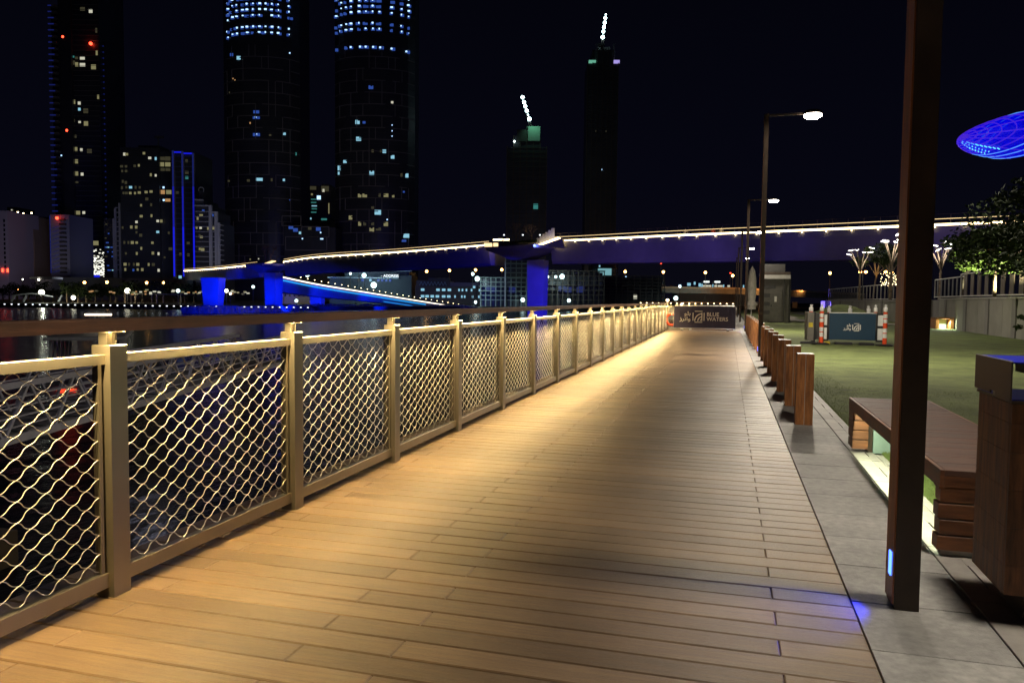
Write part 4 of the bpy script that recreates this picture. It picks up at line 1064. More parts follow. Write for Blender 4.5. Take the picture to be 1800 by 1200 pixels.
class Tower:
    """a building standing on the far shore at depth D; facade coordinates are measured across (u, metres) and up (z)"""
    def __init__(s, name, label, x1, x2, D, thick=None, mt=None, group=None, cat='building', turn=0.0):
        s.D = D; xc = (x1+x2)/2; g = EYE + ray(xc, 500)*D; s.t = thing(name, label, cat, (g.x, g.y, LAND), FACE, group)
        s.xc = xc; s.k = D/FOCAL; s.w = (x2-x1)*s.k; s.th = thick or s.w*.8; s.mt = mt or tower_dark
    def u(s, px): return (px-s.xc)*s.k
    def z(s, py, px=None): return (EYE + ray(px or s.xc, py)*s.D).z - LAND
    def part(s, name, mb, mt, smooth=False): return obj(name, mb, mt, s.t, wg=False, smooth=smooth)
    def block(s, name, x1, x2, ytop, ybot=None, dep=0.0, th=None, mt=None):
        z0 = 0 if ybot is None else s.z(ybot); return s.part(name, MB().box(s.u(x1), s.u(x2), dep, dep+(th or s.th), z0, s.z(ytop)), mt or s.mt)
    def front(s, px): return 0.0
    def win(s, px, py, w, h, kind='w', name='window', out=.12):
        key = (kind, round(w*s.k, 1), round(h*s.k, 1)); 
        if key not in WCACHE:
            a, b_ = w*s.k/2, h*s.k/2; m_ = MB().box(-a, a, -.1, .1, -b_, b_); me = m_.mesh(name, WM[kind]); m_.fix(me); WCACHE[key] = me
        o = link(name, WCACHE[key], s.t, (s.u(px), s.front(px)-out, s.z(py, s.xc))); return o
class Round(Tower):
    """tower with a bowed front"""
    bow = .32
    def shape(s, grow=0.0, n=14):
        hw = s.w/2+grow; pts = []
        for i in range(n+1):
            a = -1+2*i/n; pts.append((a*hw, s.front_u(a*s.w/2)-grow))
        return pts + [(hw*.96, s.th), (-hw*.96, s.th)]
    def front_u(s, u): a = min(1, abs(u)/(s.w/2)); return s.w*s.bow*(1-math.sqrt(max(0, 1-(a*.97)**2)))
    def front(s, px): return s.front_u(s.u(px))

# --- the twin bowed towers with a grid of pale frames
def twin(label, x1, x2, seed, ystart):
    T = Round('tower', label, x1, x2, 520); rnd = random.Random(seed); ztop = T.z(-130)
    T.part('wall', MB().prism(T.shape(), 0, ztop), tower_dark)
    yy = ystart; row = 0; fh = 20.2; frames = MB()
    bands = MB()
    while yy > 96:
        cuts = sorted(rnd.sample(range(int(x1)+12, int(x2)-8, 11), 4))
        # horizontal frame line following the bow
        n = 12
        for i in range(n):
            pa, pb = x1+(x2-x1)*i/n, x1+(x2-x1)*(i+1)/n
            if rnd.random() < .86:
                a = (T.u(pa), T.front(pa)-.35, T.z(yy)); b_ = (T.u(pb), T.front(pb)-.35, T.z(yy)); frames.bar(a, b_, .5, .42)
        for c in cuts: frames.box(T.u(c)-.22, T.u(c)+.22, T.front(c)-.55, T.front(c)-.15, T.z(yy), T.z(yy-fh))
        yy -= fh; row += 1
    T.part('facade_frame', frames, tower_line)['kind'] = 'stuff'
    fl = MB(); yy = ystart
    while yy > -120:
        n = 12
        for i in range(n):
            pa, pb = x1+(x2-x1)*i/n, x1+(x2-x1)*(i+1)/n
            fl.bar((T.u(pa), T.front(pa)-.1, T.z(yy)), (T.u(pb), T.front(pb)-.1, T.z(yy)), .3, .7)
        yy -= 9.8
    T.part('floor_slabs', fl, tower_dark)
    return T, rnd
TA, ra_ = twin('left of the twin bowed towers, its crown speckled with blue white lights', 385, 520, 61, 470)
for r_ in range(8):
    y0 = 67-9.7*r_
    if r_ in (2,): continue
    for x in (400, 410, 419, 430, 438, 449, 460, 470, 480, 490, 506):
        yy = y0 - .03*(x-400) + (3 if x < 405 else 0)
        if ra_.random() < .86: T_ = TA.win(x+ra_.uniform(-.7, .7), yy, ra_.choice((2.0, 2.8, 4.2)), ra_.choice((1.9, 2.6)), 's', out=.5)
        for _k in range(2):
         if ra_.random() < .7: TA.win(x+ra_.uniform(-3, 3), yy+1.2, ra_.uniform(4, 8), 4.2, 'b')
for x, y, w, h, k in ((409, 101, 8, 5, 'b'), (423, 108, 9, 6, 'c'), (507, 95, 2, 2, 's'), (453, 201, 10, 5, 'b'), (454, 200, 3, 2, 's'), (453, 211, 12, 4, 'b'), (452, 210, 3, 2, 's'), (453, 240, 12, 5, 'b'), (453, 239, 3, 2, 's'), (476, 240, 4, 3, 'd'), (497, 236, 8, 4, 'c'),
        (410, 142, 2, 2, 'o'), (414, 145, 2, 2, 'o'), (402, 165, 2, 3, 'd'), (442, 220, 2, 3, 'o'), (457, 317, 12, 5, 'c'), (478, 317, 3, 5, 'd'), (497, 316, 4, 4, 'c'), (438, 319, 5, 4, 'd'), (506, 350, 2, 2, 'b'), (399, 318, 5, 3, 'd'), (440, 456, 2, 2, 'w'), (455, 455, 2, 2, 'p'), (515, 268, 2, 5, 't')):
    TA.win(x, y, w, h, k)
TB, rb_ = twin('right of the twin bowed towers, with rows of blue white lights at its top', 582, 724, 62, 470)
for r_ in range(9):
    y0 = 58.5-9.6*r_
    if r_ in (2,): continue
    for x in (587, 597, 607, 617, 631, 643, 655, 667, 687, 703, 714):
        yy = y0 + .012*(x-587)
        if rb_.random() < .8 and not (x == 667 and r_ > 3): TB.win(x+rb_.uniform(-.7, .7), yy, rb_.choice((2.0, 3.0, 4.4)), rb_.choice((2.0, 2.6)), 's', out=.5)
        for _k in range(2):
         if rb_.random() < .7: TB.win(x+rb_.uniform(-2, 2), yy+1, rb_.uniform(5, 9), 4.6, 'b')
for x in (587, 606, 616, 633, 643, 656, 668, 687, 711): TB.win(x, 88.5+(x-587)*.03, 3, 2.5, 's', out=.5); TB.win(x+2, 89+(x-587)*.03, 8, 5, 'b')
for x, y, w, h, k in ((652, 159, 8, 6, 'b'), (688, 183, 4, 4, 'p'), (629, 218, 9, 7, 'c'), (640, 219, 5, 4, 'b'), (631, 247, 10, 7, 'c'), (655, 268, 4, 5, 'd'), (669, 268, 3, 4, 'd'), (675, 268, 6, 6, 'c'), (688, 277, 8, 6, 'c'),
        (606, 285, 9, 5, 'c'), (594, 295, 8, 8, 'c'), (593, 304, 6, 5, 'c'), (653, 306, 9, 7, 'c'), (711, 307, 8, 7, 'c'), (703, 307, 5, 6, 'd'), (707, 336, 4, 3, 'b'), (632, 345, 6, 6, 'w'), (641, 345, 8, 6, 'w'), (667, 344, 4, 6, 'd'), (677, 344, 10, 6, 'w'), (690, 345, 4, 4, 'w'),
        (655, 366, 5, 4, 'd'), (664, 374, 11, 8, 'c'), (616, 383, 8, 7, 'w'), (632, 394, 5, 7, 'w'), (641, 394, 5, 6, 'd'), (655, 394, 5, 5, 'd'), (677, 394, 9, 7, 'w'), (680, 386, 2, 2, 's'), (652, 404, 5, 6, 'w'), (656, 404, 3, 7, 'w'), (665, 403, 9, 5, 'd'), (708, 413, 18, 7, 'c'), (705, 422, 14, 4, 'b'), (688, 222, 1.6, 1.6, 's'), (688, 232, 1.6, 1.6, 's'), (688, 241, 1.6, 1.6, 's')):
    TB.win(x, y, w, h, k)

# --- podium between the twins
T = Tower('podium_building', 'lower block between the twin towers with framed terraces', 500, 590, 505, 30)
T.block('wall', 500, 590, 400); pf = MB()
for (a, b_, y1, y2) in ((497, 530, 381, 398), (531, 579, 399, 417), (503, 575, 417, 440)):
    for q in ((a, y1, b_, y1), (a, y2, b_, y2), (a, y1, a, y2), (b_, y1, b_, y2)): pf.bar((T.u(q[0]), -.6, T.z(q[1])), (T.u(q[2]), -.6, T.z(q[3])), .5, .5)
T.part('frame', pf, tower_line)
for x, y, w, h, k in ((512, 401, 8, 5, 'b'), (528, 410, 4, 4, 'c'), (560, 403, 8, 6, 'b'), (545, 402, 6, 5, 'd'), (532, 420, 2, 2, 's'), (566, 420, 5, 2, 's'), (564, 409, 2, 2, 's'), (520, 405, 8, 6, 'b')): T.win(x, y, w, h, k)
T = Tower('mid_rise', 'grey mid rise block with a square cyan sign between the twin towers', 535, 582, 640, 25, tower_brown)
T.block('wall', 535, 582, 328, 385); T.block('wall', 537, 580, 383); T.block('roof_box', 566, 579, 325, 328)
for x, y, w, h, k in ((551, 332, 11, 6, 'd'), (572, 333, 13, 9, 'd'), (569, 336, 4, 5, 'p'), (561, 348.5, 6.5, 6.5, 's'), (549, 343, 3, 3, 'w'), (552, 351.5, 9, 1.5, 't'), (552, 357, 9, 1.5, 't'), (553, 363, 9, 1.5, 'c'), (553, 368, 9, 1.5, 't'), (552, 374, 9, 1.6, 't'), (578.5, 367, 1.6, 18, 'w'), (536, 350, 2, 20, 'b'), (543, 385, 10, 3, 'c'), (570, 386, 10, 3, 't')): T.win(x, y, w, h, k)

# --- tall slim tower on the left
T = Tower('tower', 'tall slim dark tower at left with red aviation lamps and blue edged balconies', 94, 187, 470, 30)
T.block('wall', 112, 182, -60); T.block('balcony_wing', 95, 113, 22, dep=3, th=20); T.block('core', 119, 137, -140, dep=-2, th=10, mt=tower_dark)
T.block('right_wing', 178, 187, 78, dep=4, th=18)
for k in range(40):
    y = 22+10.3*k
    if y > 480: break
    o = T.part('balcony', MB().box(T.u(97)+.0012*k, T.u(112), -2.2, 3.2, T.z(y)-.25, T.z(y)+.25), tower_line)
    o2 = MB().box(T.u(98.5), T.u(98.5+random.choice((6, 8, 10))), -2.35, -2.22, T.z(y)-.6, T.z(y)+.05); T.part('balcony_light', o2, BLUE_DIM)
    if k > 5: T.part('edge_light', MB().box(T.u(182.5), T.u(184.5), 3.6, 3.9, T.z(y+1)-.3, T.z(y+1)+.2), BLUE_DIM)
fb2 = MB()
for k in range(56): fb2.box(T.u(137), T.u(182), -.25, 0, T.z(10+8.6*k)-.12, T.z(10+8.6*k)+.12)
T.part('floor_lines', fb2, tower_line)
for x, y, w, h, k in ((155, 26, 8, 6, 'd'), (169, 29.5, 6, 6, 'p'), (178, 62, 3, 8, 'd'), (178, 100, 3, 8, 'w'), (133, 107, 12, 3, 't'), (143, 109, 5, 4, 'd'), (153, 109.5, 8, 4.5, 'p'), (134, 117, 12, 7, 'd'), (143, 120, 5, 7, 'w'), (153, 120.5, 9, 5.5, 'p'), (172, 124, 8, 8, 'w'), (119.5, 106, 3, 5, 'd'), (119.5, 116, 3, 5, 'd'),
        (179, 175, 3, 7, 'w'), (120, 184, 4, 8, 'w'), (134, 184, 10, 7, 'w'), (146, 186, 4.5, 5, 'p'), (146, 196.5, 4, 5, 'c'), (157, 199, 8, 8, 'd'), (134, 216, 7, 5, 'd'), (146, 218, 4, 4, 'p'), (157, 221, 7, 8, 'w'), (122, 244, 4, 6, 'w'), (134, 243, 12, 5, 'd'), (122, 265, 4, 7, 'w'), (135.5, 265, 11, 7, 'w'), (148, 266, 4, 5, 'p'), (162, 268, 8, 7, 'd'), (122, 286, 4, 7, 'd'), (136, 286, 11, 7, 'w'),
        (123, 308, 3, 6, 'd'), (137, 307, 9, 7, 'w'), (148.5, 308, 4.5, 5, 'p'), (137, 322, 9, 3, 'd'), (126, 375, 4, 6, 'd'), (138, 374.5, 11, 7, 'w'), (150, 374.5, 4.5, 4.5, 'p'), (127, 437, 3, 6, 'd'), (138, 426.5, 10, 6, 'w'), (169, 427.5, 11, 8, 'w'), (139, 437, 9, 6, 'w'), (139, 447.5, 9, 7, 'w'), (127, 448, 3, 7, 'd'), (113, 276, 2, 2, 's')): T.win(x, y, w, h, k)
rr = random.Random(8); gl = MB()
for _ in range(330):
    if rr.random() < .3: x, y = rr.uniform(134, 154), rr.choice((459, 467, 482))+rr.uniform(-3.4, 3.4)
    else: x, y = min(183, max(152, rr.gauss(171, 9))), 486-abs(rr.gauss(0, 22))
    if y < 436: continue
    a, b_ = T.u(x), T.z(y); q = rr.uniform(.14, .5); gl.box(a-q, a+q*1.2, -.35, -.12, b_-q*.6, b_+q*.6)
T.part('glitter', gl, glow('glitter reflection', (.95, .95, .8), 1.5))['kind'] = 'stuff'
T.part('base_blue', MB().box(T.u(152), T.u(176), -.4, -.2, T.z(487), T.z(483)), BLUE_STRIP)
for x, y in ((123, 75), (170, 85.5), (126.5, 234)): T.part('aviation_lamp', MB().lathe([(.3, -.9), (.9, -.5), (.9, .5), (.3, .9)], 10, (T.u(x), -1.4, T.z(y))), red_led)

# --- second tower with warm windows plus blue framed slab
T = Tower('tower', 'dark square tower with many warm windows beside a blue framed slab', 215, 306, 430, 30)
T.block('wall', 215, 282, 262, th=32); T.block('wall', 282, 306, 268, dep=1.5, th=28); T.block('roof_box', 238, 276, 255, 262, dep=6, th=12)
T.part('roof_mast', MB().box(T.u(279.5), T.u(280.8), 1, 2, T.z(262), T.z(243)).box(T.u(274), T.u(289), 1, 2, T.z(245), T.z(241)), grey_dark_m)
fm_ = MB()
for k in range(24): fm_.box(T.u(216), T.u(281), -.2, 0, T.z(268+9.5*k)-.2, T.z(268+9.5*k)+.2)
for x in (282.5, 305): fm_.box(T.u(x)-.25, T.u(x)+.25, -.35, 1.5, 0, T.z(264))
T.part('floor_lines', fm_, tower_dark)
rw = random.Random(9); cols = (218, 225, 232, 239, 246, 253, 260, 268, 278)
exp = {(232, 5): 'd', (246, 1): 'd', (253, 0): 'w'}
lit = [(223, 274, 'p'), (227, 274, 'w'), (257, 272, 'w'), (267, 280, 'p'), (277, 281, 'c'), (240, 294, 'd'), (248, 293, 'w'), (218, 295, 'd'), (225, 295, 'd'), (218, 303, 'd'), (225, 303, 'd'), (268, 309, 'w'), (277, 310, 'p'), (219, 321, 'd'), (225, 323, 'd'), (218, 332, 'd'), (225, 331, 'd'), (233, 331, 'c'), (241, 331, 'd'), (249, 331, 'd'),
       (220, 341, 'd'), (225, 341, 'd'), (232, 341, 'w'), (240, 341, 'w'), (248, 340, 'w'), (260, 339, 'w'), (268, 338, 'w'), (261, 351, 'd'), (250, 362, 'w'), (268, 361, 'd'), (250, 381, 'w'), (268, 380, 'w'), (242, 391, 'p'), (279, 389, 'p'), (285, 389, 'w'), (218, 401, 'd'), (233, 400, 'w'), (241, 400, 'w'), (242, 409, 'd'), (249, 414, 'd'), (279, 408, 'c'), (220, 427, 'd'), (227, 427, 'd'), (234, 427, 'w'), (242, 427, 'w'), (269, 427, 'w'), (250, 437, 'w'),
       (222, 446, 'd'), (242, 446, 'w'), (270, 445, 'w'), (280, 446, 'p'), (221, 465, 'w'), (228, 465, 'd'), (236, 465, 'd'), (243, 465, 'w'), (262, 465, 'w'), (270, 465, 'd'), (221, 474, 'w'), (235, 475, 'b'), (243, 474, 'w'), (251, 474, 'w'), (280, 475, 'p')]
for x, y, k in lit: T.win(x+rw.uniform(-.5, .5), y, rw.choice((3, 4, 5)), rw.choice((4, 5)), k)
for x, y, w, h, k in ((287, 280, 8, 6, 'd'), (296, 280, 9, 7, 'd'), (286, 290, 7, 7, 'w'), (296, 290, 9, 7, 'w'), (287, 299, 7, 5, 'd'), (296, 299, 8, 5, 'd'), (288, 330, 3, 3, 's'), (286, 338, 8, 7, 'o'), (297, 338, 9, 7, 'w'), (288, 352, 3, 3, 's'), (295, 352, 9, 5, 'o'), (296, 409, 3, 4, 'd'), (299, 437, 7, 5, 'd'), (288, 452, 3, 3, 'd')): T.win(x, y, w, h, k, out=-1.4)
T = Tower('tower', 'slab tower outlined by three deep blue light strips', 305, 346, 424, 24)
T.block('wall', 305, 346, 270)
for x, y0 in ((308.5, 268), (325, 269), (343.5, 272)):
    T.part('frame_post', MB().box(T.u(x)-.6, T.u(x)+.6, -1.2, 0, 0, T.z(y0)), tower_line)
    for j, (ya, yb, mt_) in enumerate(((y0, 330, BLUE_DIM), (330, 400, glow('blue strip mid', (.015, .02, .75), .45)), (400, 486, BLUE_STRIP))):
        T.part('light_strip', MB().box(T.u(x)-.42, T.u(x)+.42, -1.32, -1.21, T.z(yb)+.01, T.z(ya)), mt_)
T.part('top_strip', MB().box(T.u(310), T.u(323), -1.0, -.3, T.z(271.5), T.z(269.5)).box(T.u(327), T.u(342), -1.0, -.3, T.z(273.5), T.z(271.5)), BLUE_STRIP)
fm_ = MB()
for k in range(24): fm_.box(T.u(309), T.u(343), -.35, 0, T.z(277+9*k)-.16, T.z(277+9*k)+.16)
T.part('floor_lines', fm_, mat('blue grey band', (.14, .15, .32), .6))
for x, y, w, h, k in ((331, 285, 4, 5, 'd'), (331, 305, 6, 5, 'd'), (331, 314, 5, 5, 't'), (314, 340, 5, 4, 'd'), (332, 428, 5, 5, 'd'), (332, 448, 4, 5, 'd'), (318, 447, 4, 5, 'd'), (317, 487, 5, 6, 'c'), (334, 487, 6, 5, 't')): T.win(x, y, w, h, k)
# --- white stepped residential block
T = Tower('apartment_block', 'white stepped apartment block with thin balcony lines right of the blue framed slab', 345, 391, 405, 20, tower_dark)
T.block('wall', 345, 373, 362); T.block('wall', 373, 382, 373); T.block('wall', 382, 389, 392); T.block('wall', 345, 360, 352, 362); T.block('roof_box', 346, 353, 335, 352, dep=4, th=6)
T.part('roof_ring', MB().tube([(T.u(349)+1.4*math.cos(a*.5), 5, T.z(333)+1.4*math.sin(a*.5)) for a in range(13)], .25, 6), tower_white)
for k in range(15):
    y = 373+8.7*k; T.part('balcony', MB().box(T.u(345.5), T.u(389 if y > 395 else 373), -1.2, 0, T.z(y)-.16, T.z(y)+.16), tower_white)
for x, y0 in ((372.5, 362), (382.5, 373), (386, 392)): T.part('white_fin', MB().box(T.u(x)-.75, T.u(x)+.75, -1.5, -.1, 0, T.z(y0)), tower_white)
T.part('roof_frame', MB().box(T.u(345), T.u(373), -1.4, .2, T.z(364), T.z(362)).box(T.u(346), T.u(360), -1.4, .2, T.z(354), T.z(352)).box(T.u(373), T.u(382), -1.4, .2, T.z(375), T.z(373)), tower_white)
for k in range(10): T.part('side_balcony', MB().box(T.u(386), T.u(391), -1.0, 3, T.z(396+8.7*k)-.2, T.z(396+8.7*k)+.2), tower_white)
for x, y, w, h, k in ((359, 371, 4, 3, 'b'), (355, 379, 6, 3, 'w'), (349, 385, 3, 5, 'w'), (347, 401, 3, 4, 'w'), (354, 401, 4, 4, 'p'), (367, 402, 3, 5, 'w'), (376, 401, 4, 6, 'w'), (352, 415, 3, 5, 'd'), (355, 417, 5, 4, 'w'), (352, 438, 3, 4, 'w'), (357, 439, 6, 5, 'w'), (375, 379, 4, 4, 'b')): T.win(x, y, w, h, k)
T.part('blue_lobby', MB().box(T.u(344), T.u(354), -.6, -.3, T.z(489), T.z(486)), BLUE_STRIP)
# --- left group
T = Tower('apartment_tower', 'pale lilac tower cut by the left picture edge with two red lamps at its foot', -30, 17, 380, 25, mat('lilac render', (.42, .37, .55), .7, vary=.05))
T.block('wall', -30, 16, 371)
for k in range(11): T.win(10, 388+8*k, 2.6, 5, 'n') if False else T.part('window', MB().box(T.u(9), T.u(11.6), -.2, 0, T.z(391+8*k), T.z(386+8*k)), glass_dark)
for x in (6, 15): T.part('red_uplight', MB().box(T.u(x)-.35, T.u(x)+.35, -.6, -.2, T.z(478), T.z(472)), red_led)
T = Tower('apartment_tower', 'rounded brown tower with one column of dark windows near the left edge', 30, 62, 400, 20, tower_brown)
pts_ = []; 
b_ = MB()
for y, x1_, x2_ in ((486, 35, 58), (455, 31, 62), (430, 30, 62.5), (400, 31, 60), (380, 33, 57)):
    z = T.z(y) if y < 486 else 0; b_.v += [(T.u(x1_), 0, z), (T.u(x2_), 0, z), (T.u(x2_), 16, z), (T.u(x1_), 16, z)]
for i in range(4):
    for k in range(4): j = (k+1) % 4; b_.f.append((i*4+k, i*4+j, (i+1)*4+j, (i+1)*4+k))
b_.f.append((16, 17, 18, 19)); b_.f.append((3, 2, 1, 0)); T.part('wall', b_, tower_brown)
for k in range(12): T.part('window', MB().box(T.u(41.5), T.u(49.5), -.25, 0, T.z(387+8.3*k), T.z(382.5+8.3*k)), glass_dark)
for x, y in ((34, 374), (43.5, 376), (58, 375)): T.part('roof_lamp', MB().box(T.u(x)-.3, T.u(x)+.3, 0, .5, T.z(y)-.3, T.z(y)+.3), warm_dot)
T = Tower('apartment_block', 'dark distant block with teal windows between the brown and grey towers', 62, 92, 520, 20); T.block('wall', 62, 92, 382)
rw = random.Random(3)
for _ in range(26): T.win(rw.uniform(66, 89), 392+8*rw.randrange(11), rw.uniform(1.5, 4.5), 2.2, rw.choice('ttdcb'))
T = Tower('apartment_block', 'dark distant block behind the left edge tower', 17, 31, 520, 20); T.block('wall', 16, 32, 365)
for _ in range(12): T.win(rw.uniform(19, 29), 370+9*rw.randrange(12), rw.uniform(1.5, 3), 2, rw.choice('ddpc'))
T = Tower('apartment_tower', 'grey blue tower with dark balconies and one red lamp in front of the slim tower', 91, 124, 390, 22, mat('blue grey render', (.25, .26, .36), .7, vary=.06))
T.block('wall', 91, 124, 378)
for k in range(13): T.part('balcony', MB().box(T.u(108), T.u(119), -.9, 0, T.z(389+7.6*k), T.z(386+7.6*k)), grey_dark_m)
for k in range(12): T.part('cable_light', MB().bar((T.u(94), -.3, T.z(402+7*k)), (T.u(106), -.3, T.z(398+7*k)), .12, .16), BLUE_DIM)
T.part('edge_light', MB().box(T.u(91)-.3, T.u(91)-.02, -.2, .2, T.z(480), T.z(380)), BLUE_DIM)
T.part('aviation_lamp', MB().lathe([(.3, -.7), (.7, -.4), (.7, .4), (.3, .7)], 10, (T.u(106), -1.6, T.z(384.5))), red_led)
T = Tower('apartment_block', 'narrow white framed block with a ladder like frame left of the warm windowed tower', 190, 216, 440, 18)
T.block('wall', 184, 216, 385); T.part('blue_balconies', MB(), BLUE_DIM) if False else None
for k in range(14): T.part('ladder_rung', MB().box(T.u(206), T.u(214), -.8, -.3, T.z(366+8.3*k)-.25, T.z(366+8.3*k)+.25), tower_white)
for x, y0 in ((203, 385), (206, 367), (213.5, 358)): T.part('white_fin', MB().box(T.u(x)-.55, T.u(x)+.55, -1, -.2, 0, T.z(y0)), tower_white)
for _ in range(16): T.win(rw.uniform(187, 200), 395+8*rw.randrange(11), rw.uniform(2, 5), 1.8, rw.choice('bbcbd'))
T = Tower('dark_block', 'unlit brownish block behind the narrow white framed block', 186, 206, 560, 18, tower_brown); T.block('wall', 186, 206, 381)
# --- construction towers
def building_site(label, x1, x2, ytop, crane_a, crane_b, D, seed, lamp_n, topm):
    T = Tower('unfinished_tower', label, x1, x2, D, 26); rnd = random.Random(seed); T.block('core', x1+(x2-x1)*.35, x2-(x2-x1)*.25, ytop-6, dep=6, th=10, mt=grey_dark_m)
    fr = MB()
    for k in range(7):
        x = x1+(x2-x1)*k/6; fr.box(T.u(x)-.3, T.u(x)+.3, -.3, .3, 0, T.z(ytop + (22 if k in (0, 6) else 3)))
    T.part('column_lines', fr, tower_line if False else hood_m)
    y = 500
    T.block('wall', x1+.5, x2-.5, ytop+26, dep=.5)
    T.block('wall', x1+(x2-x1)*.16, x2-(x2-x1)*.16, ytop+3, ytop+26, dep=.5)
    n = 0
    while y > ytop+24:
        T.part('floor_slab', MB().box(T.u(x1), T.u(x2), -.25, .4, T.z(y)-.2, T.z(y)+.2), grey_dark_m); y -= 8.2; n += 1
    return T
T1 = building_site('taller unfinished tower, almost black, under the upright luffing crane', 1027, 1080, 92, None, None, 600, 1, 5, None)
T2 = building_site('shorter unfinished tower with a green lit top and a tilted luffing crane', 889, 958, 238, None, None, 560, 2, 5, None)
T1.win(1054, 300, 2, 2, 's'); T1.win(1043, 234, 1.5, 1.5, 'd'); T1.win(1061, 234, 2.5, 1.5, 'd'); T2.win(940, 364, 8, 10, 't')
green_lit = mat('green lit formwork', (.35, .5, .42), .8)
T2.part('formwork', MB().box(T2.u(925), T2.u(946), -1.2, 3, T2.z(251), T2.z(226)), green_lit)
T2.part('formwork', MB().box(T2.u(906), T2.u(923), -1.2, 3, T2.z(252), T2.z(232)), grey_dark_m)
T2.part('site_lamp', MB().lathe([(.3, -.6), (.7, 0), (.3, .6)], 8, (T2.u(901.5), -1.6, T2.z(252.5))), glow('site lamp', (.7, 1, .95), 12))
T1.part('site_platform', MB().box(T1.u(1029), T1.u(1041), -1.2, 2, T1.z(117), T1.z(113.5)), glow('green work light', (.25, .8, .55), .5)); T1.part('site_platform', MB().box(T1.u(1072), T1.u(1082), -1.2, 2, T1.z(117), T1.z(113)), glow('violet work light', (.5, .4, 1), .8))
b_ = MB()
for x in (1042.5, 1072):
    for k in range(9): y = 84+3.6*k; b_.bar((T1.u(x-1.6), 0, T1.z(y)), (T1.u(x+1.6), 0, T1.z(y+3.6)), .25, .25).bar((T1.u(x+1.6), 0, T1.z(y)), (T1.u(x+1.6), 0, T1.z(y+3.6)), .25, .25).bar((T1.u(x-1.6), 0, T1.z(y)), (T1.u(x-1.6), 0, T1.z(y+3.6)), .25, .25)
T1.part('hoist_mast', b_, mat('hoist steel', (.35, .38, .36), .6))
def crane(T, label, x0, y0, x1, y1, spots):
    c = thing('tower_crane', label, 'crane', tuple(T.t.location), FACE, group='luffing cranes on the unfinished towers'); b_ = MB()
    A_, B_ = Vector((T.u(x0), 2, T.z(y0))), Vector((T.u(x1), 2, T.z(y1))); d = B_-A_; s = Vector((d.z, 0, -d.x)).normalized()*.9
    b_.bar(A_+s, B_+s*.3, .25, .25).bar(A_-s, B_-s*.3, .25, .25)
    for k in range(16): b_.bar(A_+d*k/16+s*(1-.7*k/16), A_+d*(k+1)/16-s*(1-.7*(k+1)/16), .14, .14)
    obj('jib', b_, hood_m, c, wg=False); obj('mast', MB().box(A_.x-1, A_.x+1, 1, 3, A_.z-16, A_.z), grey_dark_m, c, wg=False)
    obj('machinery_deck', MB().box(A_.x-3.2, A_.x+1.6, .6, 3.4, A_.z-1.6, A_.z+.4), grey_dark_m, c, wg=False)
    for (x, y, r_) in spots: obj('jib_lamp', MB().lathe([(r_*.4, -r_), (r_, -r_*.4), (r_, r_*.4), (r_*.4, r_)], 10, (T.u(x), .9, T.z(y))), glow_crane, c, wg=False)
glow_crane = glow('crane flood lamp', (.62, .97, 1.0), 14)
crane(T1, 'upright luffing crane with five bright lamps on the taller unfinished tower', 1052.5, 84, 1057, 33, [(1056.5, 40.5, 1.15), (1055.5, 48.5, 1.15), (1054.5, 56, 1.15), (1053.5, 63.5, 1.1), (1052.5, 73, 1.3), (1057.3, 34.5, .5)])
crane(T2, 'tilted luffing crane with a string of bright lamps on the shorter unfinished tower', 930, 226, 914.5, 171, [(915, 175.5, 1.15), (917.7, 184, 1.15), (920, 191, 1.1), (922.7, 198.5, 1.15), (925, 205.5, .5), (927.3, 212.5, 1.3)])
def tw(T, px, py, dy): 
    p = T.t.matrix_basis @ Vector((T.u(px), dy, T.z(py))); return p
spot('crane_light', tw(T2, 934, 222, -9), tw(T2, 936, 240, -1), 1800, (.35, 1, .65), 110, .6, .5)

# --- low buildings along the far bank
cool_l = glow('cool facade light', (.18, .34, .42), .25)
T = Tower('hotel_block', 'low hotel block with bright white rooftop lettering behind the blue ramp', 560, 722, 300, 20, mat('cool render', (.05, .072, .09), .7))
T.block('wall', 575, 690, 487, dep=4); T.block('wall', 600, 716, 475, 500, dep=6); T.block('wall', 690, 722, 483, dep=2)
T.part('eave', MB().box(T.u(572), T.u(722), 2, 4, T.z(476), T.z(474.5)), mat('pale eave', (.3, .42, .46), .6)); T.part('eave', MB().box(T.u(575), T.u(700), .5, 3.8, T.z(489), T.z(487)), MATS['pale eave'])
tc_ = glow('white sign letters', (.85, .95, 1.0), 1.6)
M = Matrix.Translation((T.u(674), -.2, T.z(486.5))) @ Matrix.Rotation(math.pi/2, 4, 'X')
text_mesh('sign_lettering', 'ADDRESS', 1.42, tc_, T.t, M, .06)
T.part('sign_mark', MB().lathe([(.28, -.05), (.28, .05)], 12, (T.u(671), -.2, T.z(485))), tc_)
for x in range(585, 690, 7): 
    if rw.random() < .5: T.win(x, 492, 4, 4, rw.choice('dcb'), out=-3.8)
T = Tower('office_block', 'low dark office block with two rows of cool lit windows', 728, 850, 290, 18, mat('brown grey render', (.10, .085, .08), .8))
T.block('wall', 730, 846, 503, dep=0); T.block('upper_floor', 730, 790, 493, 503, dep=3); T.block('upper_floor', 786, 842, 496, 503, dep=3, mt=mat('violet cladding', (.16, .12, .2), .7)); T.block('roof_box', 750, 788, 488, 493, dep=5, th=6)
for k in range(8): T.part('roof_truss', MB().bar((T.u(736+6*k), 2.6, T.z(502)), (T.u(739+6*k), 2.6, T.z(495)), .15, .15).bar((T.u(739+6*k), 2.6, T.z(495)), (T.u(742+6*k), 2.6, T.z(502)), .15, .15), MATS['pale eave'])
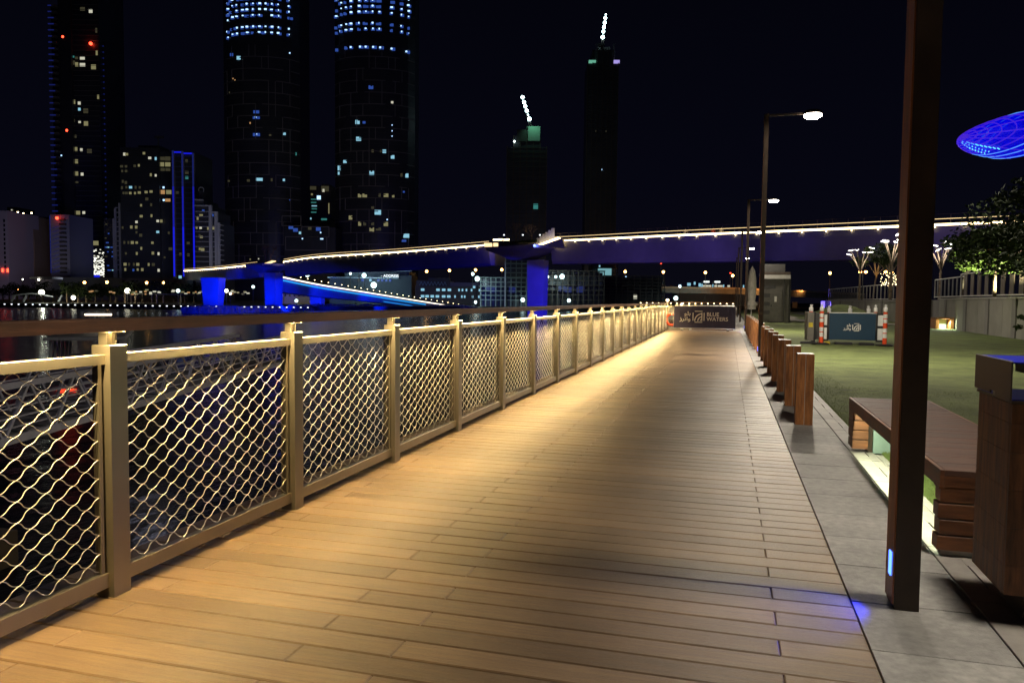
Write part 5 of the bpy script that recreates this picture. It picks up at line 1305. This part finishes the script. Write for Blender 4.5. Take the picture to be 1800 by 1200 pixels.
for y, xs in ((509.5, (743, 770, 780, 790, 807, 813, 820, 829, 843)), (521, (743, 751, 760, 769, 780, 789, 800, 812, 817, 831, 842))):
    for x in xs: T.win(x, y, 6 if x < 795 else 2.6, 4.2, 'c' if x in (743, 790, 789, 751, 842) else 'c')
T.win(833, 504, 5, 4, 'c')
T = Tower('plaster_villa', 'low beige villa seen under the blue ramp between two piers', 494, 548, 285, 14, mat('beige render', (.38, .30, .22), .8))
T.block('wall', 494, 548, 512); T.part('roof', MB().prism([(T.u(492), T.z(512)), (T.u(550), T.z(512)), (T.u(540), T.z(509)), (T.u(500), T.z(509))], -1, 12, Matrix.Rotation(math.pi/2, 4, 'X') @ Matrix.Scale(-1, 4, (0, 0, 1))), tower_brown)
for k in range(6): T.part('window', MB().box(T.u(500+8*k), T.u(503+8*k), -.12, 0, T.z(521), T.z(516)), glass_dark)
spot('villa_light', tw(T, 520, 530, -14), tw(T, 522, 518, 0), 500, (1, .78, .5), 90, .6, .3)
def scaffold(label, x1, x2, yt, yb, D, nx, ny, mt1, mt2, seed, blues=0):
    T = Tower('concrete_frame', label, x1, x2, D, 16); T.block('rear_wall', x1, x2, yt+2, dep=5, th=10, mt=mt2); b_ = MB()
    for k in range(nx+1): x = x1+(x2-x1)*k/nx; b_.box(T.u(x)-.16, T.u(x)+.16, -.2, .2, 0, T.z(yt))
    T.part('columns', b_, mt1)
    for k in range(ny): y = yt+(yb-yt)*k/ny; T.part('floor_slab', MB().box(T.u(x1)-.3, T.u(x2)+.3, -.4, 5, T.z(y)-.14, T.z(y)+.14), mt1)
    r_ = random.Random(seed)
    for _ in range(blues): T.part('blue_tarp', MB().box(-1.2, 1.2, .3, .35, 0, 1.9), BLUE_DIM).location = (T.u(r_.uniform(x1+5, x2-8)), 0, T.z(r_.choice((512, 514))))  # tarps glow by themselves, blue light put into their material
    return T
paleconc = mat('pale frame concrete', (.26, .30, .30), .8)
T = scaffold('unfinished concrete frame building left of the nearest pier with blue tarps', 845, 925, 488, 535, 270, 9, 6, paleconc, tower_dark, 1, 3)
T.part('hoist_tube', MB().box(T.u(888)-.2, T.u(888)+.2, -1, -.6, 0, T.z(456)), truss_m)
T = scaffold('taller unfinished frame just behind the nearest pier', 888, 936, 455, 535, 300, 5, 10, paleconc, tower_dark, 2)
T = scaffold('unfinished concrete frame right of the nearest pier with glowing work lamps', 962, 1062, 476, 535, 280, 11, 7, hood_m, tower_dark, 3, 4)
T = scaffold('wide unlit concrete frame with many floor slabs left of the end railing', 1062, 1168, 485, 535, 290, 10, 9, hood_m, grey_dark_m, 4)
T.win(1117, 521.5, 6, 8, 'p'); T.win(1100, 486, 2, 2, 's')
T = scaffold('tall dark frame with a cyan lit glass corner', 1040, 1085, 455, 535, 330, 5, 10, grey_dark_m, tower_dark, 5)
T.part('glazed_corner', MB().box(T.u(1052), T.u(1074), -.8, 3, T.z(484), T.z(472)), glow('cyan glazing', (.30, .68, .75), .55))
for x, y in ((1043, 458), (1045.5, 456), (1053, 468), (1041, 503), (1046, 503), (1042, 513)): T.win(x, y, 2.5, 3, 'c', out=.9)

# --- flyover and lit yard on the right of centre
fo = thing('road_flyover', 'low road flyover under orange street light crossing behind the navy barrier', 'flyover', tuple(at_d(1250, 512, 330)))
q1, q2, q3 = at_d(1120, 506, 350), at_d(1300, 508.5, 320), at_d(1520, 519, 300)
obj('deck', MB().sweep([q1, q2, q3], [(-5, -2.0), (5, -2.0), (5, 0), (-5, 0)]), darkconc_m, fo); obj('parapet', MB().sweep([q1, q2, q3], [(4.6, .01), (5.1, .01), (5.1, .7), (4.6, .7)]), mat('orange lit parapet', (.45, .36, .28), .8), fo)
for x in (1150, 1215, 1330, 1400, 1470): q = at_d(x, 512, 330); box_obj('column', q.x-1, q.x+1, q.y+6, q.y+8, LAND, 1.2, darkconc_m, fo)
for x in (1180, 1250, 1330, 1400, 1450): q = at_d(x, 503, 318); spot('street_light', (q.x+1, q.y-14, 7), (q.x, q.y+2, .5), 4200, (1, .42, .1), 130, .8, .3)
q = at_d(1190, 516, 325); spot('teal_flood', (q.x, q.y-18, LAND+1), (q.x, q.y, 3), 5000, (.3, 1, 1), 90, .8, .5)
T = Tower('lit_yard', 'brightly lit white roofed yard above the flyover', 1190, 1300, 420, 12, mat('yard wall', (.4, .42, .42), .7))
for x in (1241, 1260): T.part('canopy', MB().box(T.u(x-5), T.u(x+5), -1, 4, T.z(497), T.z(495.5)), white_m); T.part('canopy_light', MB().box(T.u(x-5), T.u(x+5), -1.2, -1.02, T.z(496.8), T.z(493.8)), glow('yard flood', (.9, .95, .9), 1.5)); T.part('canopy_post', MB().box(T.u(x)-.3, T.u(x)+.3, 1, 2, T.z(510), T.z(497)), white_m)
for x in (1238, 1243, 1248, 1258, 1264, 1268, 1281): T.win(x, 502.5, 4.5, 3.2, 'p')
for x, y, w, h, k in ((1195, 503, 4, 4, 's'), (1211, 500, 6, 5, 'c'), (1221, 498, 3, 5, 'c'), (1230, 501, 4, 6, 'c'), (1234, 502, 2, 6, 'c'), (1253, 502, 1.6, 5, 'c'), (1272, 503, 1.6, 6, 'c'), (1307, 503, 2, 5, 'c')): T.win(x, y, w, h, k)
T.block('wall', 1190, 1310, 505)

# --- lamps on the far bank: each a thing of its own
def flood(px, py, D, r_, mt_, label, group, pw=0, col=(.7, 1, 1)):
    q = at_d(px, py, D); t = thing('street_lamp', label, 'lamp', (q.x, q.y, LAND), group=group)
    obj('mast', MB().box(q.x-.09, q.x+.09, q.y-.09, q.y+.09, LAND, q.z-.1), grey_dark_m, t)
    obj('head', MB().lathe([(r_*.4, -r_*.9), (r_*.8, -r_*.5), (r_*.95, 0), (r_*.8, r_*.5), (r_*.4, r_*.9)], 10, tuple(q)), mt_, t, smooth=True)
    if pw: spot('lamp_light', tuple(q+Vector((0, .5, -r_-.3))), tuple(q+Vector((0, 12, -5))), pw*9, col, 140, .8, .4, t)
for px, py, D, r_, w in ((540, 482, 290, 1.0, 'tallest sparkling one above the left end of the ramp'), (640, 484, 290, .9, 'left of the hotel sign'), (657, 501, 285, 1.15, 'the brightest, just above the ramp light line'), (624.5, 522, 280, .9, 'shining under the ramp'), (839, 490, 260, .9, 'upper right of the office block'), (831, 481.5, 262, .6, 'small one at the upper right of the office block'),
        (988, 486, 265, .9, 'brightest one right of the nearest pier'), (977, 486.5, 266, .5, 'middle one of three right of the nearest pier'), (962, 486.5, 267, .65, 'close against the right side of the nearest pier'), (919, 527, 262, .75, 'low one left of the nearest pier'), (1000, 528, 262, .65, 'low one right of the nearest pier'), (1188, 524, 270, .8, 'teal one behind the railing end'),
        (616, 481, 300, .5, 'small one left of the hotel roof line'), (631, 469, 300, .4, 'small high one above the hotel roof'), (521, 528.5, 270, .6, 'low one in front of the beige villa'), (1195, 503.5, 300, .55, 'left end of the lit yard'), (313, 511, 260, .65, 'bluish one below the blue framed slab'), (445, 504, 270, .55, 'bluish one between two blue piers'), (836, 531, 262, .55, 'low one at the right end of the office block')):
    flood(px, py, D, r_, white_dot, 'cool white flood lamp, '+w, 'cool white flood lamps on the far bank', 220 if r_ > .8 else 60)
for px, py, D, r_, w in ((73, 514, 250, .95, 'big greenish one over the left promenade'), (129, 523, 245, .7, 'warm one beside the left promenade arch'), (224, 511, 255, .9, 'big warm one below the dark square tower'), (398, 511, 250, .6, 'upper one just right of the broad blue pier'), (405, 516, 250, .4, 'lower small one right of the broad blue pier'), (40, 491, 300, .3, 'tiny one over the left tree line'), (68, 491.5, 300, .45, 'small one by the pale canopy')):
    flood(px, py, D, r_, glow('warm flood lamp', (1, .95, .72), 7) if 'warm flood lamp' not in MATS and MATS.setdefault('warm flood lamp', 1) else bpy.data.materials['warm flood lamp'], 'pale warm flood lamp, '+w, 'pale warm flood lamps on the left bank', 300 if r_ > .6 else 0, (1, .9, .6))
for px, py, w in ((750, 477, 'leftmost, above the office block'), (790, 475.5, 'second, above the office block'), (836, 474.5, 'third, just above a cool lamp'), (882, 474, 'left of the nearest pier'), (789, 498.5, 'low one on the office roof'), (1099, 477.5, 'right of the cyan glazed frame'), (1166, 478, 'tall one above the end of the deck railing'), (1240, 479, 'high above the lit yard'), (1288, 484.5, 'smaller one right of the lit yard'), (1459, 480, 'far right one beyond the kiosk'),
        (31, 508, 'at the far left shore'), (148.5, 496.5, 'below the slim tower'), (188, 496, 'left one below the ladder framed block'), (258, 497, 'below the warm windowed tower'), (287, 497, 'right one below the warm windowed tower')):
    flood(px, py, 330, .62, sodium, 'orange street lamp, '+w, 'orange street lamps across the water')
q = at_d(828, 460, 330); t = thing('signal_lamp', 'tiny green lamp under the middle footbridge span', 'lamp', tuple(q)); obj('bulb', MB().lathe([(.2, -.3), (.45, 0), (.2, .3)], 8, tuple(q)), green_led, t); obj('mast', MB().box(q.x-.05, q.x+.05, q.y-.05, q.y+.05, LAND, q.z-.3), grey_dark_m, t)
for px, py, w in ((1162, 463, 'above the tall orange lamp'), (1284, 480, 'right of the lit yard'), (515, 480, 'left of the sparkling lamp')):
    q = at_d(px, py, 340); t = thing('mast_lamp', 'tiny red mast lamp, '+w, 'lamp', tuple(q), group='tiny red mast lamps'); obj('bulb', MB().lathe([(.15, -.25), (.35, 0), (.15, .25)], 8, tuple(q)), red_led, t); obj('mast', MB().box(q.x-.05, q.x+.05, q.y-.05, q.y+.05, LAND, q.z-.3), grey_dark_m, t)
for i in range(44):
    px = 8+12.4*i
    if 348 < px < 360: continue
    q = at_z(px, 534.0+.0112*px, LAND+.35) if px < 440 else at_z(px, 534.0+.0112*px, LAND+.35)
    t = thing('promenade_light', 'small white light in the evenly spaced row along the far quay edge', 'lamp', (q.x, q.y, LAND), group='row of small lights along the far quay')
    obj('stub', MB().box(q.x-.12, q.x+.12, q.y-.1, q.y+.1, LAND-.2, LAND+.2), grey_dark_m, t); obj('lens', MB().box(q.x-.12, q.x+.12, q.y-.12, q.y+.12, LAND+.2, LAND+.4), white_small, t)

# --- trees of the far bank
for i in range(40):
    px = -10+12.5*i+random.uniform(-4, 4)
    if px > 345 and px < 560: continue
    if px > 490: px += 60
    D = random.uniform(255, 300); h = random.uniform(5, 8.5); q = at_d(px, 500, D)
    rnd = random.Random(700+i); t = thing('bank_tree', 'dark rounded tree in the unlit line of trees along the far bank', 'tree', (q.x, q.y, LAND), group='line of dark trees on the far bank')
    cb = MB()
    for k in range(7): leafy(cb, (q.x+rnd.uniform(-3, 3), q.y+rnd.uniform(-2, 2), LAND+h*rnd.uniform(.45, .85)), rnd.uniform(1.4, 2.4), 45, .42, rnd)
    obj('trunk', MB().tube([(q.x, q.y, LAND), (q.x, q.y, LAND+h*.6)], [.3, .2], 6), bark_m, t); obj('crown', cb, leaf_m, t)
lowl = MB(); rr = random.Random(77)
# tiny promenade shop lights on the left bank
sh = thing('promenade_stalls', 'row of low stalls with tiny warm lit fronts under the left bank trees', 'stalls', tuple(at_z(270, 530, LAND)))
for k in range(46):
    px = rr.choice((rr.uniform(225, 285), rr.uniform(325, 360), rr.uniform(140, 350), rr.uniform(390, 440))); py = rr.gauss(513.5, 1.6); q = at_d(px, py, 252)
    obj('lit_front', MB().box(q.x-rr.uniform(.15, .9), q.x+.3, q.y-.1, q.y+.1, q.z-.2, q.z+.25), WM[rr.choice('wpwopd')], sh)
q = at_d(290, 518, 254); obj('stall_roof', MB().box(q.x-14, q.x+16, q.y, q.y+4, q.z, q.z+.3), grey_dark_m, sh)
ar = thing('promenade_canopy', 'pale curved canopy and arches on the left promenade by the greenish lamp', 'canopy', tuple(at_d(85, 530, 240)))
cpl = MB()
for k in range(9):
    a0, a1 = at_d(22+8*k, 520-4*math.sin(k*.39), 238), at_d(30+8*k, 520-4*math.sin((k+1)*.39), 238); cpl.bar(a0, a1, .5, .35)
obj('curved_beam', cpl, truss_m, ar)
for x in (20, 41, 103): a0 = at_d(x, 530, 238); a1 = at_d(x+6, 519, 238); obj('support', MB().bar(a0, a1, .35, .5), truss_m, ar)
a0 = at_d(70, 488, 300); obj('pale_roof', MB().box(a0.x-5, a0.x+6, a0.y, a0.y+5, a0.z-.5, a0.z+.3), truss_m, ar)
point('canopy_light', tuple(at_d(75, 524, 234)), 700, (.9, 1, .8), .4, ar)
# podium wall strip below the left towers
T = Tower('podium_wall', 'long pale podium wall at the foot of the left towers', 60, 330, 360, 6, mat('podium render', (.09, .088, .09), .8)); T.block('wall', 110, 330, 488, dep=0); T.block('wall', 60, 112, 491, dep=1)

# --- rip rap rocks
rk = MB(); rr = random.Random(31)
def rocks(poly, n, s0, s1):
    for _ in range(n):
        i = rr.randrange(len(poly)-1); a_, b2_ = Vector(poly[i]), Vector(poly[i+1]); p = a_.lerp(b2_, rr.random()); p += Vector((rr.uniform(-1.5, 1.5), rr.uniform(-2.5, 2.5), rr.uniform(-.4, .7))); s = rr.uniform(s0, s1)
        v = [p+Vector((rr.uniform(.6, 1)*x, rr.uniform(.6, 1)*y, rr.uniform(.5, .8)*z))*s for x, y, z in ((-1, -1, -1), (1, -1, -1), (1, 1, -1), (-1, 1, -1), (-.8, -.8, 1), (.8, -.8, 1), (.8, .8, 1), (-.8, .8, 1))]
        rk.add(v, [(3, 2, 1, 0), (4, 5, 6, 7), (0, 1, 5, 4), (1, 2, 6, 5), (2, 3, 7, 6), (3, 0, 4, 7)])
def gz(px, py): q = at_z(px, py, SEA+.3); return (q.x, q.y, SEA+.3)
rocks([gz(338, 548), gz(380, 548), gz(430, 547), gz(480, 546)], 900, .3, .9); rocks([gz(480, 546), gz(560, 542), gz(650, 541), gz(750, 541), gz(830, 543)], 1100, .4, 1.1)
o = obj('shore_rocks', rk, rock_m, kind='stuff')
for px in (370, 410, 450, 500, 560, 620, 690, 760): q = at_z(px, 560, SEA); spot('rock_flood', (q.x, q.y, SEA+1.2), at_z(px, 547, SEA-.4), 26000, BLUE, 32, .9, .4)

# --- blue net roof of the pavilion, upper right; its floodlighting is painted as glow
pv = thing('pavilion_roof', 'blue lit net shell roof jutting in at the upper right', 'pavilion', (26, 66, 0)); D = 62.0
CX = at_d(1890, 241, D); ax_r = Vector((math.cos(FACE), math.sin(FACE), 0)); ax_f = Vector((-math.sin(FACE), math.cos(FACE), 0))
def shell(u, v):
    """u 0..1 from the tip inwards, v angle round the section"""
    Lh = 201*D/FOCAL; x = -Lh*(1-u); prof_ = max(0, 1-(1-u)**2)**.72; top = 52*D/FOCAL; bot = 30*D/FOCAL
    up = math.sin(v); z = (top if up > 0 else bot)*up*prof_ + (-.2+.16*u)*D/FOCAL*18; y = math.cos(v)*7*prof_
    return CX + ax_r*x + ax_f*y + Vector((0, 0, z))
net_m = glow('violet blue net glow', (.10, .03, 1.0), .62); net_b = glow('bright azure net glow', (.10, .35, 1.0), 1.1)
U = [.0005, .02, .055, .10, .16, .23, .31, .40, .50, .62]
for i, u in enumerate(U[1:]):
    obj('rib', MB().tube([shell(u, 2*math.pi*k/28) for k in range(29)],   .05, 5, caps=False), net_m if i < 6 else net_b, pv)
for k in range(10): v = 2*math.pi*k/10+.2; obj('stringer', MB().tube([shell(U[0]+(.66-U[0])*(j/18)**1.8, v) for j in range(19)], .045, 5, caps=False), net_m, pv)
mm, nt, b = new_mat('self glowing blue membrane'); val(b, 'Base Color', (.05, .05, .6, 1)); val(b, 'Emission Color', (0, 0, .9, 1)); val(b, 'Emission Strength', .75); val(b, 'Roughness', .7)
nz = nt.nodes.new('ShaderNodeTexNoise'); nz.inputs['Scale'].default_value = 1.6; nz.inputs['Detail'].default_value = 8; g_ = nt.nodes.new('ShaderNodeNewGeometry'); nt.links.new(g_.outputs['Position'], nz.inputs['Vector'])
mr = nt.nodes.new('ShaderNodeMapRange'); mr.inputs[1].default_value = .42; mr.inputs[2].default_value = .6; mr.inputs[3].default_value = .82; mr.inputs[4].default_value = 1.0; nt.links.new(nz.outputs['Fac'], mr.inputs[0]); nt.links.new(mr.outputs[0], b.inputs['Alpha'])
sb_ = MB(); NU, NV = 26, 36
for i in range(NU+1):
    for k in range(NV): sb_.v.append(tuple(shell(.0005+.66*(i/NU)**1.7, 2*math.pi*k/NV)))
for i in range(NU):
    for k in range(NV): j = (k+1) % NV; sb_.f.append((i*NV+k, i*NV+j, (i+1)*NV+j, (i+1)*NV+k))
obj('membrane', sb_, mm, pv, smooth=True)
for k in range(26):
    u = .02+.3*(k/26); v = -1.45+.28*math.sin(k*2.1); a_, b2_ = shell(u, v), shell(u+.012+.01*(k % 3), v+.05)
    obj('edge_light', MB().bar(a_+Vector((0, 0, -.12)), b2_+Vector((0, 0, -.12)), .06, .06), net_b if k < 8 else glow('azure tube', (.1, .6, 1), 1.6) if 'azure tube' not in MATS and MATS.setdefault('azure tube', 1) else bpy.data.materials['azure tube'], pv)
q = shell(.95, -1.57); obj('column', MB().tube([(q.x, q.y, 0), (q.x, q.y, q.z+.5)], [.6, .4], 12), bridge_m, pv)

# --- added fill lamps standing in for city glow on the far facades
def facade_fill(px, py, D, back, power, col, ang=70):
    a = at_d(px, 505, D-back); a.z = LAND+6; spot('facade_fill', a, at_d(px, py, D), power, col, ang, .9, 1.0)
facade_fill(5, 430, 380, 70, 4500, (.75, .65, 1.0)); facade_fill(46, 440, 400, 60, 6000, (1, .8, .75)); facade_fill(108, 430, 390, 60, 3200, (.7, .75, 1.0))
facade_fill(208, 430, 430, 60, 4500, (.65, .68, 1.0)); facade_fill(370, 430, 405, 60, 6000, (.55, .75, 1.0))
for px_ in (450, 650):
    facade_fill(px_, 380, 520, 170, 15000, (1, .88, .85), 80); facade_fill(px_, 150, 520, 240, 12000, (.7, .75, 1.0), 60)
facade_fill(140, 250, 470, 180, 12000, (.7, .8, .9), 70); facade_fill(925, 380, 560, 150, 13000, (.8, .85, 1)); facade_fill(1055, 350, 600, 150, 13000, (.8, .85, 1))
